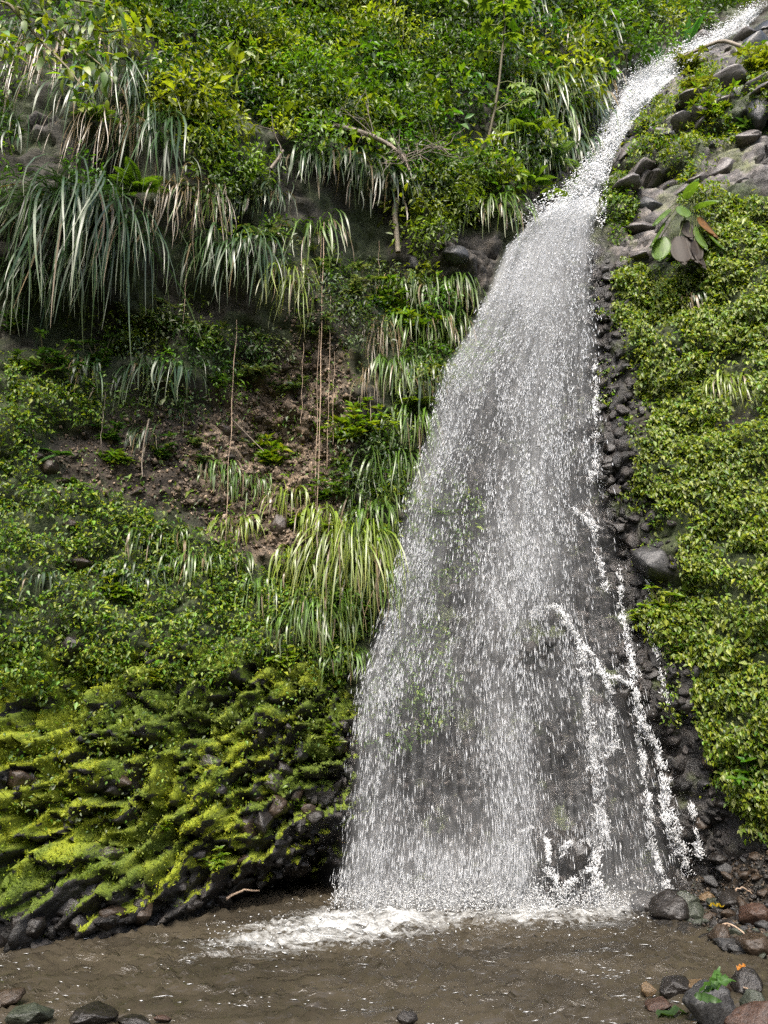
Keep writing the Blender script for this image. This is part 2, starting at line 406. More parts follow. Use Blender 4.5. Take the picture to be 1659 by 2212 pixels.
# ------------------------------------------------------------------ the cliff: one sheet, depth Y over (X, Z)
CTRL = [  # view direction (u, v) and forward distance
    (0, 2060, 8.1), (150, 2030, 8.5), (300, 2008, 9.0), (430, 1990, 9.6), (550, 1950, 10.5), (650, 1950, 10.9), (800, 1955, 10.9), (1000, 1955, 10.8), (1200, 1955, 10.75), (1380, 1945, 10.9),
    (1480, 1900, 10.9), (1580, 1850, 10.3), (1659, 1800, 9.7), (-400, 2120, 7.3), (-400, 1600, 7.3), (-400, 1000, 7.6), (-400, 400, 7.6), (-400, -300, 9.0),
    (0, 1800, 8.4), (0, 1500, 8.7), (200, 1700, 9.0), (400, 1600, 9.7), (600, 1800, 10.3), (600, 1500, 10.2), (730, 1500, 10.7), (300, 1350, 9.6), (100, 1250, 9.2),
    (0, 1000, 9.2), (200, 950, 9.7), (400, 950, 10.35), (600, 950, 10.95), (700, 1050, 10.9), (560, 1180, 10.6), (750, 1250, 10.9), (650, 800, 10.95),
    (60, 700, 9.5), (120, 760, 9.6), (160, 420, 9.25), (300, 820, 10.0), (480, 560, 10.2), (640, 620, 10.6), (400, 740, 10.4),
    (0, 300, 9.2), (220, 180, 9.6), (300, 60, 10.3), (500, 200, 10.6), (500, 0, 11.4), (700, 350, 10.8), (800, 100, 12.2), (800, 300, 11.4), (800, 560, 11.6), (850, 760, 11.4), (900, 900, 11.4), (850, 1100, 11.1),
    (1000, 560, 12.0), (1050, 430, 12.0), (1000, 200, 12.4), (1100, 60, 13.4), (1200, 250, 13.0), (1300, 100, 14.4), (1400, 40, 16.2), (1480, 60, 17.4), (1560, 0, 18.6),
    (1600, 50, 17.2), (1480, 110, 16.0), (1400, 170, 14.9), (1340, 270, 13.9), (1290, 390, 12.9), (1220, 470, 12.2), (1150, 600, 12.0), (1100, 800, 11.7), (1050, 1100, 11.3), (1000, 1400, 11.1), (950, 1700, 11.0),
    (1659, 100, 14.6), (1540, 170, 14.2), (1450, 300, 13.0), (1600, 300, 12.3), (1380, 420, 12.3), (1350, 520, 12.0), (1480, 520, 11.5), (1659, 600, 10.6), (1450, 800, 11.2), (1600, 900, 10.4), (1600, 1250, 9.9), (1600, 1600, 9.8),
    (1480, 1300, 10.7), (1400, 1300, 11.0), (1250, 1500, 10.9), (1300, 1000, 11.3), (1250, 700, 11.7), (1450, 1650, 10.8), (1200, 1750, 10.85),
    (2100, 300, 9.6), (2100, 800, 8.4), (2100, 1400, 8.0), (2100, 1800, 8.0), (300, -500, 12.6), (1000, -500, 16.5), (1700, -500, 21.0), (2200, -300, 15.0), (900, 2090, 11.0), (1400, 2050, 11.1), (300, 2150, 9.2), (-200, 2250, 7.8),
]
_c = np.array(CTRL, float); _p = at(_c[:, 0], _c[:, 1], _c[:, 2])
_k = np.stack([_p[:, 0], _p[:, 2]], 1)
def _tps(r2): return np.where(r2 > 1e-12, 0.5 * r2 * np.log(np.maximum(r2, 1e-12)), 0)
_n = len(_k)
_A = np.zeros((_n + 3, _n + 3)); _A[:_n, :_n] = _tps(((_k[:, None] - _k[None]) ** 2).sum(-1)) + np.eye(_n) * 0.15
_A[:_n, _n] = 1; _A[:_n, _n + 1:] = _k; _A[_n:, :_n] = _A[:_n, _n:].T
_w = np.linalg.solve(_A, np.concatenate([_p[:, 1], np.zeros(3)]))
def base_depth(X, Z):
    q = np.stack([X.ravel(), Z.ravel()], 1); out = np.empty(len(q))
    for i in range(0, len(q), 40000):
        b = q[i:i + 40000]
        out[i:i + 40000] = _tps(((b[:, None] - _k[None]) ** 2).sum(-1)) @ _w[:_n] + _w[_n] + b @ _w[_n + 1:]
    return out.reshape(X.shape)

R_LEDGE = Region([(-900, 1330), (0, 1400), (300, 1410), (520, 1400), (740, 1450), (780, 1600), (770, 1900), (700, 2010), (300, 2040), (-900, 2600)], blur=5)
R_BARE = Region([(0, 1960), (100, 1900), (240, 1900), (300, 1960), (500, 1860), (560, 1780), (640, 1700), (700, 1700), (770, 1500), (790, 1700), (780, 2040), (300, 2060), (0, 2120), (-100, 2100)], [(-10, 1660), (80, 1650), (70, 1710), (-10, 1740)], [(250, 1680), (330, 1640), (290, 1790), (180, 1790)], blur=2)
R_SOIL = Region([(430, 870), (600, 800), (690, 700), (750, 800), (750, 930), (730, 1050), (690, 1180), (570, 1220), (450, 1130), (400, 960)], blur=5)
R_EARTH = Region([(60, 960), (240, 880), (430, 860), (470, 1120), (300, 1090), (90, 1020)], [(620, 620), (700, 560), (720, 720), (640, 760)], blur=6)
R_PALE = Region([(1300, 360), (1360, 270), (1430, 190), (1520, 100), (1700, 70), (2300, 200), (2300, 480), (1640, 440), (1560, 400), (1450, 430), (1420, 570), (1330, 560)], blur=3)
R_WET = Region([(1180, 430), (1300, 420), (1340, 700), (1380, 1000), (1440, 1250), (1500, 1450), (1570, 1750), (1750, 1850), (1700, 2200), (700, 2200), (760, 1600), (850, 1250), (950, 850), (1100, 540)], [(1180, 320), (1330, 160), (1500, 80), (1620, 30), (1640, 70), (1420, 190), (1340, 330), (1290, 440), (1150, 450)], blur=4)
R_GREYROCK = Region([(900, 510), (1100, 500), (1050, 640), (940, 600)], [(760, -60), (860, -60), (860, 70), (800, 115), (760, 60)], [(60, 250), (130, 250), (130, 310), (60, 310)], blur=2)

xs = np.arange(-10.0, 13.01, 0.045)
zs = np.concatenate([np.arange(-0.8, 9.5, 0.04), np.arange(9.5, 25.5, 0.06)])
GX, GZ = np.meshgrid(xs, zs)
GY = base_depth(GX, GZ)
GU, GV = proj(GX, GY, GZ)
# hollows (amp > 0, deeper) and noses (amp < 0) under and above the hanging grass
for (u, v, Y, rx, rz, amp) in [(225, 345, 9.5, 0.30, 0.45, 0.8), (120, 660, 9.6, 0.8, 0.5, 0.55), (505, 485, 10.2, 0.25, 0.22, 0.6), (420, 660, 10.4, 0.6, 0.35, 0.2), (560, 930, 11, 1.1, 0.4, 0.12),
                               (650, 1950, 10.8, 0.75, 0.28, 0.8), (130, 1780, 8.8, 0.7, 0.22, 0.3), (30, 1900, 8.4, 0.5, 0.2, 0.3),
                               (150, 400, 9.0, 0.7, 0.3, -0.25), (520, 520, 10, 0.5, 0.22, -0.25), (700, 330, 10.8, 0.8, 0.25, -0.35), (350, 790, 10, 0.5, 0.2, -0.4), (60, 570, 9.3, 0.35, 0.2, -0.3),
                               (580, 1400, 10, 1.2, 0.4, -0.15), (1235, 1870, 10.8, 0.50, 0.55, -0.55), (1175, 1370, 10.9, 0.4, 0.45, -0.5), (1350, 1500, 10.9, 0.35, 0.6, -0.25), (1430, 1215, 10.9, 0.35, 0.3, -0.35), (1120, 470, 12.2, 0.6, 0.25, -0.3), (500, 1760, 10.1, 0.5, 0.4, -0.25)]:
    p = at(u, v, Y)
    GY += amp * np.exp(-((GX - p[0]) / rx) ** 2 - ((GZ - p[2]) / rz) ** 2)
wL, wS, wP, wW, wG, wB = (R(GU, GV) for R in (R_LEDGE, R_SOIL, R_PALE, R_WET, R_GREYROCK, R_BARE))
# broken rock: tilted cells elongated along the dip of the beds
th = math.radians(33)
rx_, rz_ = GX * math.cos(th) + GZ * math.sin(th), -GX * math.sin(th) + GZ * math.cos(th)
wx, wz = fbm(GX * 1.3, GZ * 1.3, 3, 3) * 0.25, fbm(GX * 1.3, GZ * 1.3, 9, 3) * 0.25
f1, f2, dx, dz, cid = worley((rx_ + wx * 0.7) / 0.66, (rz_ + wz * 0.7) / 0.25, 21)
ledge = (cid - 0.5) * 0.34 - dz * 0.28 * (0.5 + cid) + 0.24 * np.exp(-((f2 - f1) / 0.09) ** 2)
f1b, f2b, dxb, dzb, cidb = worley((rx_ + wx) / 0.24, (rz_ + wz) / 0.13, 22)
ledge2 = (cidb - 0.5) * 0.13 - dzb * 0.10 + 0.07 * np.exp(-((f2b - f1b) / 0.12) ** 2)
f1c, f2c, dxc, dzc, cidc = worley((GX + wx) / 0.34 + 7, (GZ + wz) / 0.30, 23)
rub = (cidc - 0.5) * 0.18 + (f1c ** 2) * 0.16 + 0.07 * np.exp(-((f2c - f1c) / 0.1) ** 2)
f1d, f2d, dxd, dzd, cidd = worley((GX + wx) / 0.13, (GZ + wz) / 0.12, 24)
rub2 = (cidd - 0.5) * 0.05 + f1d ** 2 * 0.05
tp = math.radians(-25)
qx, qz = GX * math.cos(tp) + GZ * math.sin(tp), -GX * math.sin(tp) + GZ * math.cos(tp)
f1e, f2e, dxe, dze, cide = worley((qx + wx * 1.5) / 1.5, (qz + wz) / 0.8, 25)
f1g, f2g, dxg, dzg, cidg = worley((qx + wx) / 0.42, (qz + wz) / 0.22, 26)
slab = (cide - 0.5) * 0.75 + dxe * 0.5 * (cide - 0.4) - dze * 0.32 + 0.22 * np.exp(-((f2e - f1e) / 0.06) ** 2) + (cidg - 0.5) * 0.16 - dzg * 0.12 + 0.08 * np.exp(-((f2g - f1g) / 0.08) ** 2)
gen = fbm(GX * 0.8, GZ * 0.8, 40, 3) * 0.18 + fbm(GX * 4, GZ * 4, 50, 3) * 0.06
wO = np.clip(1 - wL - wW - wP - wG, 0, 1)
GY += gen * (1 - 0.5 * wP) + wL * (ledge + ledge2 + rub2 * 1.3) + wW * (rub + rub2) * 0.85 + (wP + wG).clip(0, 1) * (slab * 0.9 + rub2 * 0.4) + wS * (rub * 0.18 + rub2 * 0.6) + wO * rub * 0.5 + wS * (fbm(GX * 4, GZ * 4, 61, 5, 0.62) * 0.09 + np.abs(fbm(GX * 9, GZ * 9, 66, 3)) * 0.05)
dYdz = np.gradient(GY, zs, axis=0); dYdx = np.gradient(GY, xs, axis=1)
GN = nrm(np.stack([dYdx, -np.ones_like(GY), dYdz], -1))      # facing the pool
up = GN[..., 2]

# colour of the stone, soil and moss themselves
n_a = fbm(GX * 1.7, GZ * 1.7, 70, 4); n_b = fbm(GX * 6, GZ * 6, 80, 3); n_c = fbm(GX * 0.7, GZ * 0.7, 90, 2)
def lerp3(a, b, t): return a * (1 - t[..., None]) + b * t[..., None]
A3 = lambda *c: np.array(c, float)
col = np.broadcast_to(A3(0.024, 0.021, 0.012), GX.shape + (3,)).copy()
col = lerp3(col, A3(0.026, 0.036, 0.008), smooth(-0.3, 0.2, n_a))
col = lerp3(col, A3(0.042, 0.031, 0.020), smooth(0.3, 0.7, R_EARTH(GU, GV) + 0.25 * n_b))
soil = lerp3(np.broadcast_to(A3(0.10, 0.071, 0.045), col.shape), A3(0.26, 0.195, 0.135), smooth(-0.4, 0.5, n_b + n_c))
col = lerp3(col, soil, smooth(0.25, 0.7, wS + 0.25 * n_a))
drk = lerp3(np.broadcast_to(A3(0.009, 0.0085, 0.008), col.shape), A3(0.026, 0.0225, 0.020), smooth(-0.4, 0.5, n_b))
col = lerp3(col, drk, smooth(0.3, 0.7, wL)); col = lerp3(col, drk * 1.1, smooth(0.3, 0.7, wW))
pale = lerp3(np.broadcast_to(A3(0.035, 0.031, 0.030), col.shape), A3(0.16, 0.142, 0.134), smooth(-0.5, 0.5, n_b * 0.7 + n_a * 0.6 + (cide - 0.5)))
col = lerp3(col, pale, smooth(0.3, 0.7, wP))
col = lerp3(col, lerp3(np.broadcast_to(A3(0.03, 0.027, 0.024), col.shape), A3(0.08, 0.07, 0.06), smooth(-0.4, 0.4, n_b)), smooth(0.3, 0.7, wG))
MOSS = np.clip(smooth(0.25, 0.65, wL) * smooth(-0.85, -0.15, up + 0.55 * n_a + 0.25 * n_b - 0.9 * smooth(0.2, 0.8, wB)) * smooth(-0.1, 0.35, (f2 - f1) * 2 + n_b * 0.3 + 0.2), 0, 1)
MOSS *= 1 - smooth(0.35, 0.1, GZ + 0.2 * n_b)
mossc = lerp3(np.broadcast_to(A3(0.08, 0.118, 0.008), col.shape), A3(0.19, 0.228, 0.012), smooth(-0.35, 0.4, n_c + n_b * 0.6))
mp2 = smooth(0.1, 0.5, n_a + 0.5 * n_b) * wP * 0.8
col = lerp3(col, A3(0.07, 0.085, 0.015), mp2)
col = lerp3(col, A3(0.05, 0.07, 0.012), smooth(0.25, 0.6, n_a + 0.4 * n_b) * wW * 0.6)
rough = 0.75 - 0.42 * smooth(0.3, 0.7, wW) - 0.3 * smooth(0.3, 0.7, wL) * (1 - MOSS) - 0.25 * wP
rough = np.maximum(rough, 0.28)
nx, nz = len(xs), len(zs)
ii = np.arange(nz - 1)[:, None] * nx + np.arange(nx - 1)[None]
F = np.stack([ii, ii + 1, ii + nx + 1, ii + nx], -1).reshape(-1, 4)
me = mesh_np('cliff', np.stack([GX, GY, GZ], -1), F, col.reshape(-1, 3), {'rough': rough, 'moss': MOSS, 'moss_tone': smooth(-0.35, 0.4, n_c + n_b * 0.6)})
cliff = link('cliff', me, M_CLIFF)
tag(cliff, 'wet rock and earth cliff wall rising behind the pool', 'cliff', kind='structure')

def grid_at(arr, X, Z):
    i = np.clip(np.interp(X, xs, np.arange(nx)), 0, nx - 1.001); j = np.clip(np.interp(Z, zs, np.arange(nz)), 0, nz - 1.001)
    i0 = i.astype(int); j0 = j.astype(int); fi = i - i0; fj = j - j0
    if arr.ndim == 3: fi = fi[..., None]; fj = fj[..., None]
    return (arr[j0, i0] * (1 - fi) + arr[j0, i0 + 1] * fi) * (1 - fj) + (arr[j0 + 1, i0] * (1 - fi) + arr[j0 + 1, i0 + 1] * fi) * fj

YS = np.arange(6.0, 24.0, 0.05)
def hit(u, v):
    """first point of the cliff sheet seen along a direction, and its normal"""
    u = np.atleast_1d(np.asarray(u, float)); v = np.atleast_1d(np.asarray(v, float))
    sx, sz = slope(u, v)
    X = sx[:, None] * YS; Z = CAM_H + sz[:, None] * YS
    d = YS[None] - grid_at(GY, X, Z)
    k = np.argmax(d > 0, 1); k = np.maximum(k, 1); ar = np.arange(len(u))
    d0, d1 = d[ar, k - 1], d[ar, k]
    t = np.clip(-d0 / np.where(np.abs(d1 - d0) < 1e-9, 1, d1 - d0), 0, 1)
    Y = YS[k - 1] + t * 0.05
    P = np.stack([sx * Y, Y, CAM_H + sz * Y], -1)
    return P, nrm(grid_at(GN, P[:, 0], P[:, 2]))

def mpp(p):                      # metres per unit of (u, v) at a point
    return (p[1] * CP + (p[2] - CAM_H) * SP) / FPX

def scatter(region, density, warp=18.0, thr=0.5, seed=1, zmin=0.05, bounds=None):
    """points over the cliff sheet itself, inside a region with a ragged edge"""
    r = np.random.default_rng(seed)
    x0, x1, z0, z1 = bounds or (xs[0], xs[-1], zs[0], zs[-1])
    n = int((x1 - x0) * (z1 - z0) * density)
    X = r.uniform(x0, x1, n); Z = r.uniform(max(z0, zmin), z1, n); Y = grid_at(GY, X, Z)
    u, v = proj(X, Y, Z)
    wu = fbm(X * 1.1, Z * 1.1, seed + 5, 3) * warp * 2; wv = fbm(X * 1.1, Z * 1.1, seed + 9, 3) * warp * 2
    k = region(u + wu, v + wv) > thr * r.uniform(0.6, 1.4, n)
    P = np.stack([X, Y, Z], -1)[k]
    return P, nrm(grid_at(GN, P[:, 0], P[:, 2]))

# ------------------------------------------------------------------ added slope blocking low sky, pool floor, pool, gravel bank
def add_sky_block():  # unseen slope behind the camera, added to block low sky and deepen shadows
    na, nr = 90, 26
    an = np.linspace(math.radians(-212), math.radians(32), na); rr = np.linspace(9, 48, nr)
    A, R = np.meshgrid(an, rr)
    n = fbm(A * 5, R * 0.12, 300, 4)
    R2 = R + n * 2.0
    Z = np.where(R < 13, -0.6 + 0.02 * (R - 9), -0.6 + (R - 13) * 0.62 + n * 1.2)
    V = np.stack([R2 * np.cos(A), R2 * np.sin(A) - 1.0, Z], -1)
    i = np.arange(nr - 1)[:, None] * na + np.arange(na - 1)[None]
    F = np.stack([i, i + 1, i + na + 1, i + na], -1).reshape(-1, 4)
    c = lerp3(np.broadcast_to(A3(0.03, 0.045, 0.014), V.shape), A3(0.06, 0.085, 0.022), smooth(-0.3, 0.4, n))
    o = link('sky_block_slope', mesh_np('sky_block_slope', V, F, c.reshape(-1, 3), {'rough': np.full(V.shape[:2], 0.8)}), M_CLIFF)
    tag(o, 'unseen green slope behind the viewer, added to block the low sky', 'hillside', kind='structure')
add_sky_block()

def sheet(X, Y, Z, name, mat, **kw):
    n = X.shape[1]
    i = np.arange(X.shape[0] - 1)[:, None] * n + np.arange(n - 1)[None]
    F = np.stack([i, i + 1, i + n + 1, i + n], -1).reshape(-1, 4)
    return link(name, mesh_np(name, np.stack([X, Y, Z], -1), F, **kw), mat)

R_FOAM = Region([(1100, 1940), (1420, 1944), (1410, 1975), (1100, 1988)], [(380, 2052), (440, 2030), (560, 2004), (640, 1990), (720, 1972), (860, 1962), (1100, 1948), (1300, 1948), (1400, 1955), (1360, 1968), (1200, 1970), (1040, 1980), (880, 2002), (740, 2022), (640, 2034), (520, 2048), (430, 2066), (330, 2072)], blur=3)
R_FOAM2 = Region([(250, 2075), (420, 2020), (700, 1965), (1100, 1935), (1420, 1950), (1400, 1985), (1100, 2010), (800, 2050), (480, 2100)], blur=5)
wy = np.concatenate([np.arange(-6, 4.5, 0.25), np.arange(4.5, 12.6, 0.035)])
WX, WY = np.meshgrid(np.arange(-10, 10.01, 0.045), wy)
wu, wv = proj(WX, WY, 0 * WX)
warp = fbm(WX * 0.5, WY * 0.5, 5, 2)
rip = 1 - np.abs(fbm(WX * 1.6 + warp, WY * 4.2 + warp * 2 + 0.3 * WX, 120, 3)) * 1.6
rip2 = fbm(WX * 5, WY * 11 + 0.6 * WX, 130, 3)
_dq = np.hypot(np.maximum(np.abs(WX - 1.3) - 2.2, 0), WY - 10.2 - 0.1 * WX)
ring = np.sin(_dq * 17 + fbm(WX * 0.9, WY * 1.2, 133, 3) * 7) * np.exp(-_dq * 0.22) * (0.5 + 0.9 * fbm(WX * 0.7, WY * 0.9, 134, 2)).clip(0, 1.3)
foam = (R_FOAM(wu, wv) * 0.78 + R_FOAM2(wu, wv) * 0.24) * (0.88 + 0.37 * smooth(350, 760, wu)) + 0.30 * R_FOAM2(wu, wv) * fbm(WX * 2.5, WY * 7, 160, 4)
WZ = 0.060 * np.clip(rip, 0, 1) ** 4 + 0.012 * fbm(WX * 2.2 + warp, WY * 6 + 0.4 * WX, 171, 2) + 0.007 * rip2 + 0.011 * ring + 0.03 * smooth(0.3, 0.9, foam) * (0.5 + fbm(WX * 6, WY * 10, 150, 3)) - 0.02
water = sheet(WX, WY, WZ, 'water', M_WATER, floats={'foam': foam})
tag(water, 'muddy brown pool with white foam below the waterfall', 'pool', kind='structure')

def pool_pt(u, v, z=0.0):
    sx, sz = slope(u, v); Y = (z - CAM_H) / sz
    return np.stack([sx * Y, Y, z + 0 * sx], -1)

BANK = [(1330, 1958, 0.0), (1420, 1990, 0.0), (1500, 1996, 0.0), (1535, 2020, 0.0), (1560, 2050, 0.0), (1640, 2075, 0.0), (1800, 2110, 0.0), (1950, 2150, 0.0)]
bp = [np.append(pool_pt(u, v)[:2], 0.0) for u, v, _ in BANK]
for u, v, Y in [(1400, 1930, 11.1), (1480, 1890, 10.95), (1580, 1845, 10.4), (1659, 1795, 9.9), (1560, 1930, 10.3), (1659, 1940, 9.4), (1900, 1850, 8.8), (1900, 1980, 8.6)]: bp.append(at(u, v, Y)[[0, 1, 2]])
for u, v in [(1200, 2000), (1400, 2060), (1500, 2120), (1650, 2160), (1000, 2100)]: bp.append(np.append(pool_pt(u, v)[:2], -0.35))
bp = np.array(bp)
def fit2(k, val, reg):
    n = len(k); A = np.zeros((n + 3, n + 3)); A[:n, :n] = _tps(((k[:, None] - k[None]) ** 2).sum(-1)) + np.eye(n) * reg
    A[:n, n] = 1; A[:n, n + 1:] = k; A[n:, :n] = A[:n, n:].T
    w = np.linalg.solve(A, np.concatenate([val, np.zeros(3)]))
    def f(x, y):
        q = np.stack([np.ravel(x), np.ravel(y)], 1)
        return (_tps(((q[:, None] - k[None]) ** 2).sum(-1)) @ w[:n] + w[n] + q @ w[n + 1:]).reshape(np.shape(x))
    return f
bank_h = fit2(bp[:, :2], bp[:, 2], 0.05)
BX, BY = np.meshgrid(np.arange(2.6, 9.5, 0.05), np.arange(6.5, 12.5, 0.05))
BZ = bank_h(BX, BY) + fbm(BX * 3, BY * 3, 210, 3) * 0.05 + worley(BX / 0.11, BY / 0.11, 33)[0] ** 2 * -0.05
BZ = np.clip(BZ, -0.6, 2.0)
nb = fbm(BX * 5, BY * 5, 220, 3)
bc = lerp3(np.broadcast_to(A3(0.014, 0.012, 0.009), BX.shape + (3,)), A3(0.055, 0.038, 0.023), smooth(-0.3, 0.4, nb + 0.3 * (BX - 5.5)))
bank = sheet(BX, BY, BZ, 'gravel_bank', M_CLIFF, col=bc.reshape(-1, 3), floats={'rough': np.full(BX.shape, 0.4)})
tag(bank, 'gravel bank at the right edge of the pool', 'bank', kind='structure')
def bank_z(x, y): return float(bank_h(np.array([x]), np.array([y]))[0])

# ------------------------------------------------------------------ rocks
def rock_mesh(name, seed, planes=9, sub=2, rough=0.06, flat=True):
    """angular stone: hull of a few points, edges worn, faces roughened"""
    r = np.random.default_rng(seed)
    bm = bmesh.new()
    q = r.normal(size=(planes + 5, 3)); q = q / np.linalg.norm(q, axis=1)[:, None] * r.uniform(0.82, 1.12, planes + 5)[:, None]
    for p in q: bm.verts.new(p)
    for p in ((0.9, 0, 0), (-0.9, 0, 0), (0, 0.85, 0), (0, -0.85, 0), (0, 0, 0.8), (0, 0, -0.8)): bm.verts.new(np.array(p) + r.normal(0, 0.1, 3))
    res = bmesh.ops.convex_hull(bm, input=bm.verts)
    bmesh.ops.delete(bm, geom=[g for g in res['geom_interior'] if isinstance(g, bmesh.types.BMVert)], context='VERTS')
    bmesh.ops.dissolve_limit(bm, angle_limit=0.28, verts=bm.verts, edges=bm.edges)
    bmesh.ops.bevel(bm, geom=list(bm.edges), offset=0.07, segments=1, affect='EDGES', clamp_overlap=True)
    bmesh.ops.triangulate(bm, faces=bm.faces)
    bmesh.ops.subdivide_edges(bm, edges=bm.edges, cuts=sub, use_grid_fill=True)
    bmesh.ops.triangulate(bm, faces=bm.faces)
    bm.verts.index_update()
    V = np.array([v.co[:] for v in bm.verts]); Fc = np.array([[v.index for v in f.verts] for f in bm.faces]); bm.free()
    dsp = perlin(V[:, 0] * 3.2 + seed, V[:, 1] * 3.2 + V[:, 2] * 2.4, seed) + 0.6 * perlin(V[:, 2] * 8 + seed, V[:, 0] * 8 - V[:, 1] * 5, seed + 3)
    return mesh_np(name, V * (1 + rough * 0.6 * dsp)[:, None], Fc, smooth_shade=not flat)

def rock(name, seed, loc, scale, rot, mat, label, cat='rock', group=None, planes=9, sub=2, rough=0.08, parent=None, flat=True):
    o = link(name, rock_mesh(name, seed, planes, sub, rough, flat), mat, parent)
    o.location = tuple(float(c) for c in loc); o.scale = scale; o.rotation_euler = rot
    if parent is None: tag(o, label, cat, group)
    return o

# ------------------------------------------------------------------ waterfall
LB = np.array([(430, 1235), (470, 1150), (530, 1092), (640, 1046), (740, 992), (800, 946), (950, 912), (1060, 872), (1200, 842), (1370, 800), (1480, 762), (1600, 752), (1800, 738), (1960, 712)], float)
RB = np.array([(430, 1292), (520, 1290), (600, 1288), (740, 1304), (900, 1306), (1050, 1318), (1200, 1352), (1400, 1392), (1600, 1432), (1800, 1476), (1950, 1500)], float)
YF = np.array([(430, 12.15), (520, 11.9), (640, 11.55), (900, 11.25), (1200, 11.0), (1500, 10.7), (1960, 10.35)], float)
def f_left(v): return np.interp(v, LB[:, 0], LB[:, 1])
def f_right(v): return np.interp(v, RB[:, 0], RB[:, 1])
def f_dep(v): return np.interp(v, YF[:, 0], YF[:, 1])
BLOBS = [  # u, v, ru, rv, amount
    (1200, 480, 90, 80, 1.6), (1110, 590, 80, 90, 1.2), (1180, 640, 80, 130, 0.8), (1050, 720, 55, 130, 1.0), (985, 830, 45, 130, 1.0), (950, 980, 45, 140, 0.9), (905, 1120, 50, 150, 0.95), (870, 1270, 50, 140, 0.9),
    (830, 1400, 50, 120, 0.9), (800, 1520, 40, 120, 0.8), (1150, 860, 60, 250, 0.75), (1130, 1080, 60, 200, 0.65), (1190, 1000, 55, 300, 0.45), (1080, 1280, 60, 150, 0.6), (1150, 1230, 55, 120, 0.9), (1080, 1480, 55, 300, 0.7), (1110, 1720, 45, 260, 0.95), (1090, 1900, 60, 90, 1.1),
    (800, 1700, 60, 200, 0.55), (780, 1880, 80, 110, 0.75), (880, 1900, 90, 100, 0.6), (980, 1900, 80, 90, 0.5), (960, 1450, 60, 120, 0.4), (1270, 800, 28, 200, 0.5), (1285, 1010, 22, 70, 0.6), (1200, 1450, 60, 90, 0.5), (1300, 1560, 40, 120, 0.4), (1400, 1600, 40, 130, 0.35), (1280, 1850, 60, 90, 0.45), (1440, 1850, 40, 80, 0.4)]
def f_dens(u, v):
    d = 0.07 + 0 * u
    for bu, bv, ru, rv, a in BLOBS: d = d + a * np.exp(-((u - bu) / ru) ** 2 - ((v - bv) / rv) ** 2)
    s = (u - f_left(v)) / np.maximum(f_right(v) - f_left(v), 1)
    ragged = 0.035 * perlin(v / 40.0, s * 3, 12)
    edge = smooth(-0.02, 0.07, s + ragged) * smooth(1.04, 0.80, s + 2 * ragged)
    return d * edge * np.interp(v, [430, 650, 1000, 1400, 1960], [1.0, 0.85, 0.62, 0.5, 0.5]), s

def drops(M, seed, umin=690, umax=1520, vmin=425, vmax=1962):
    r = np.random.default_rng(seed)
    u = r.uniform(umin, umax, M); v = r.uniform(vmin, vmax, M)
    d, s = f_dens(u, v)
    cl = fbm(s * 16 + 0.002 * v, v / 130.0, seed + 2, 3) + 0.6 * perlin(u / 9.0, v / 22.0, seed + 4)
    keep = r.uniform(0, 1, M) < np.clip(d * (0.62 + 1.5 * cl), 0, 0.95)
    return u[keep], v[keep], s[keep]

def spindles(P, D, L, R):
    D = nrm(D); M = len(P); ref = np.array([0.2, 0.95, 0.1]); a = nrm(np.cross(D, ref)); b = np.cross(D, a)
    L = np.broadcast_to(L, (M,))[:, None]; R = np.broadcast_to(R, (M,))[:, None]
    an = [0.5, 0.5 + 2.094, 0.5 + 4.189]
    ring = [P + D * L * 0.12 + (a * math.cos(t) + b * math.sin(t)) * R for t in an]
    V = np.stack([P - D * L * 0.5] + ring + [P + D * L * 0.5], 1)
    f = np.array([[0, 2, 1], [0, 3, 2], [0, 1, 3], [4, 1, 2], [4, 2, 3], [4, 3, 1]])
    return V.reshape(-1, 3), (np.arange(M)[:, None, None] * 5 + f[None]).reshape(-1, 3)

fall = empty('waterfall', tuple(pool_pt(1080, 1960)))
tag(fall, 'tall waterfall dropping down the cliff into the brown pool', 'waterfall', kind='structure')
def child(o):
    o.parent = fall; o.matrix_parent_inverse = Matrix.Translation(fall.location).inverted(); return o

AV, AF, nacc = [], [], 0
def add_sp(P, D, L, R):
    global nacc
    V, Fa = spindles(P, D, L, R); AV.append(V); AF.append(Fa + nacc); nacc += len(V)
for seed, M, rad, ln, dep in [(1, 22000, 0.0070, 0.070, 0.30), (2, 130000, 0.0042, 0.060, 0.40), (3, 6000, 0.0110, 0.050, 0.25)]:
    u, v, s = drops(M, seed); r = np.random.default_rng(seed + 50); n = len(u)
    Y = f_dep(v) + r.uniform(-dep, dep * 0.6, n) - 0.15
    sc = np.clip(s, 0, 1); u2 = u + (f_left(v + 12) - f_left(v)) * (1 - sc) + (f_right(v + 12) - f_right(v)) * sc
    P = at(u, v, Y); P2 = at(u2, v + 12, Y)
    D = P2 - P; D[:, 0] += r.normal(0, 0.045, n) * np.abs(D[:, 2]); D[:, 1] -= 0.1 * np.abs(D[:, 2])
    k = np.interp(v, [430, 900, 1960], [0.75, 1.2, 2.0]) * r.lognormal(0, 0.35, n)
    add_sp(P, D, ln * k, rad * r.lognormal(0, 0.3, n) * np.interp(v, [430, 1000, 1960], [1.2, 0.95, 0.55]))
spray = link('spray', mesh_np('spray', np.concatenate(AV), np.concatenate(AF)), M_DROP); tag(child(spray), kind='stuff')

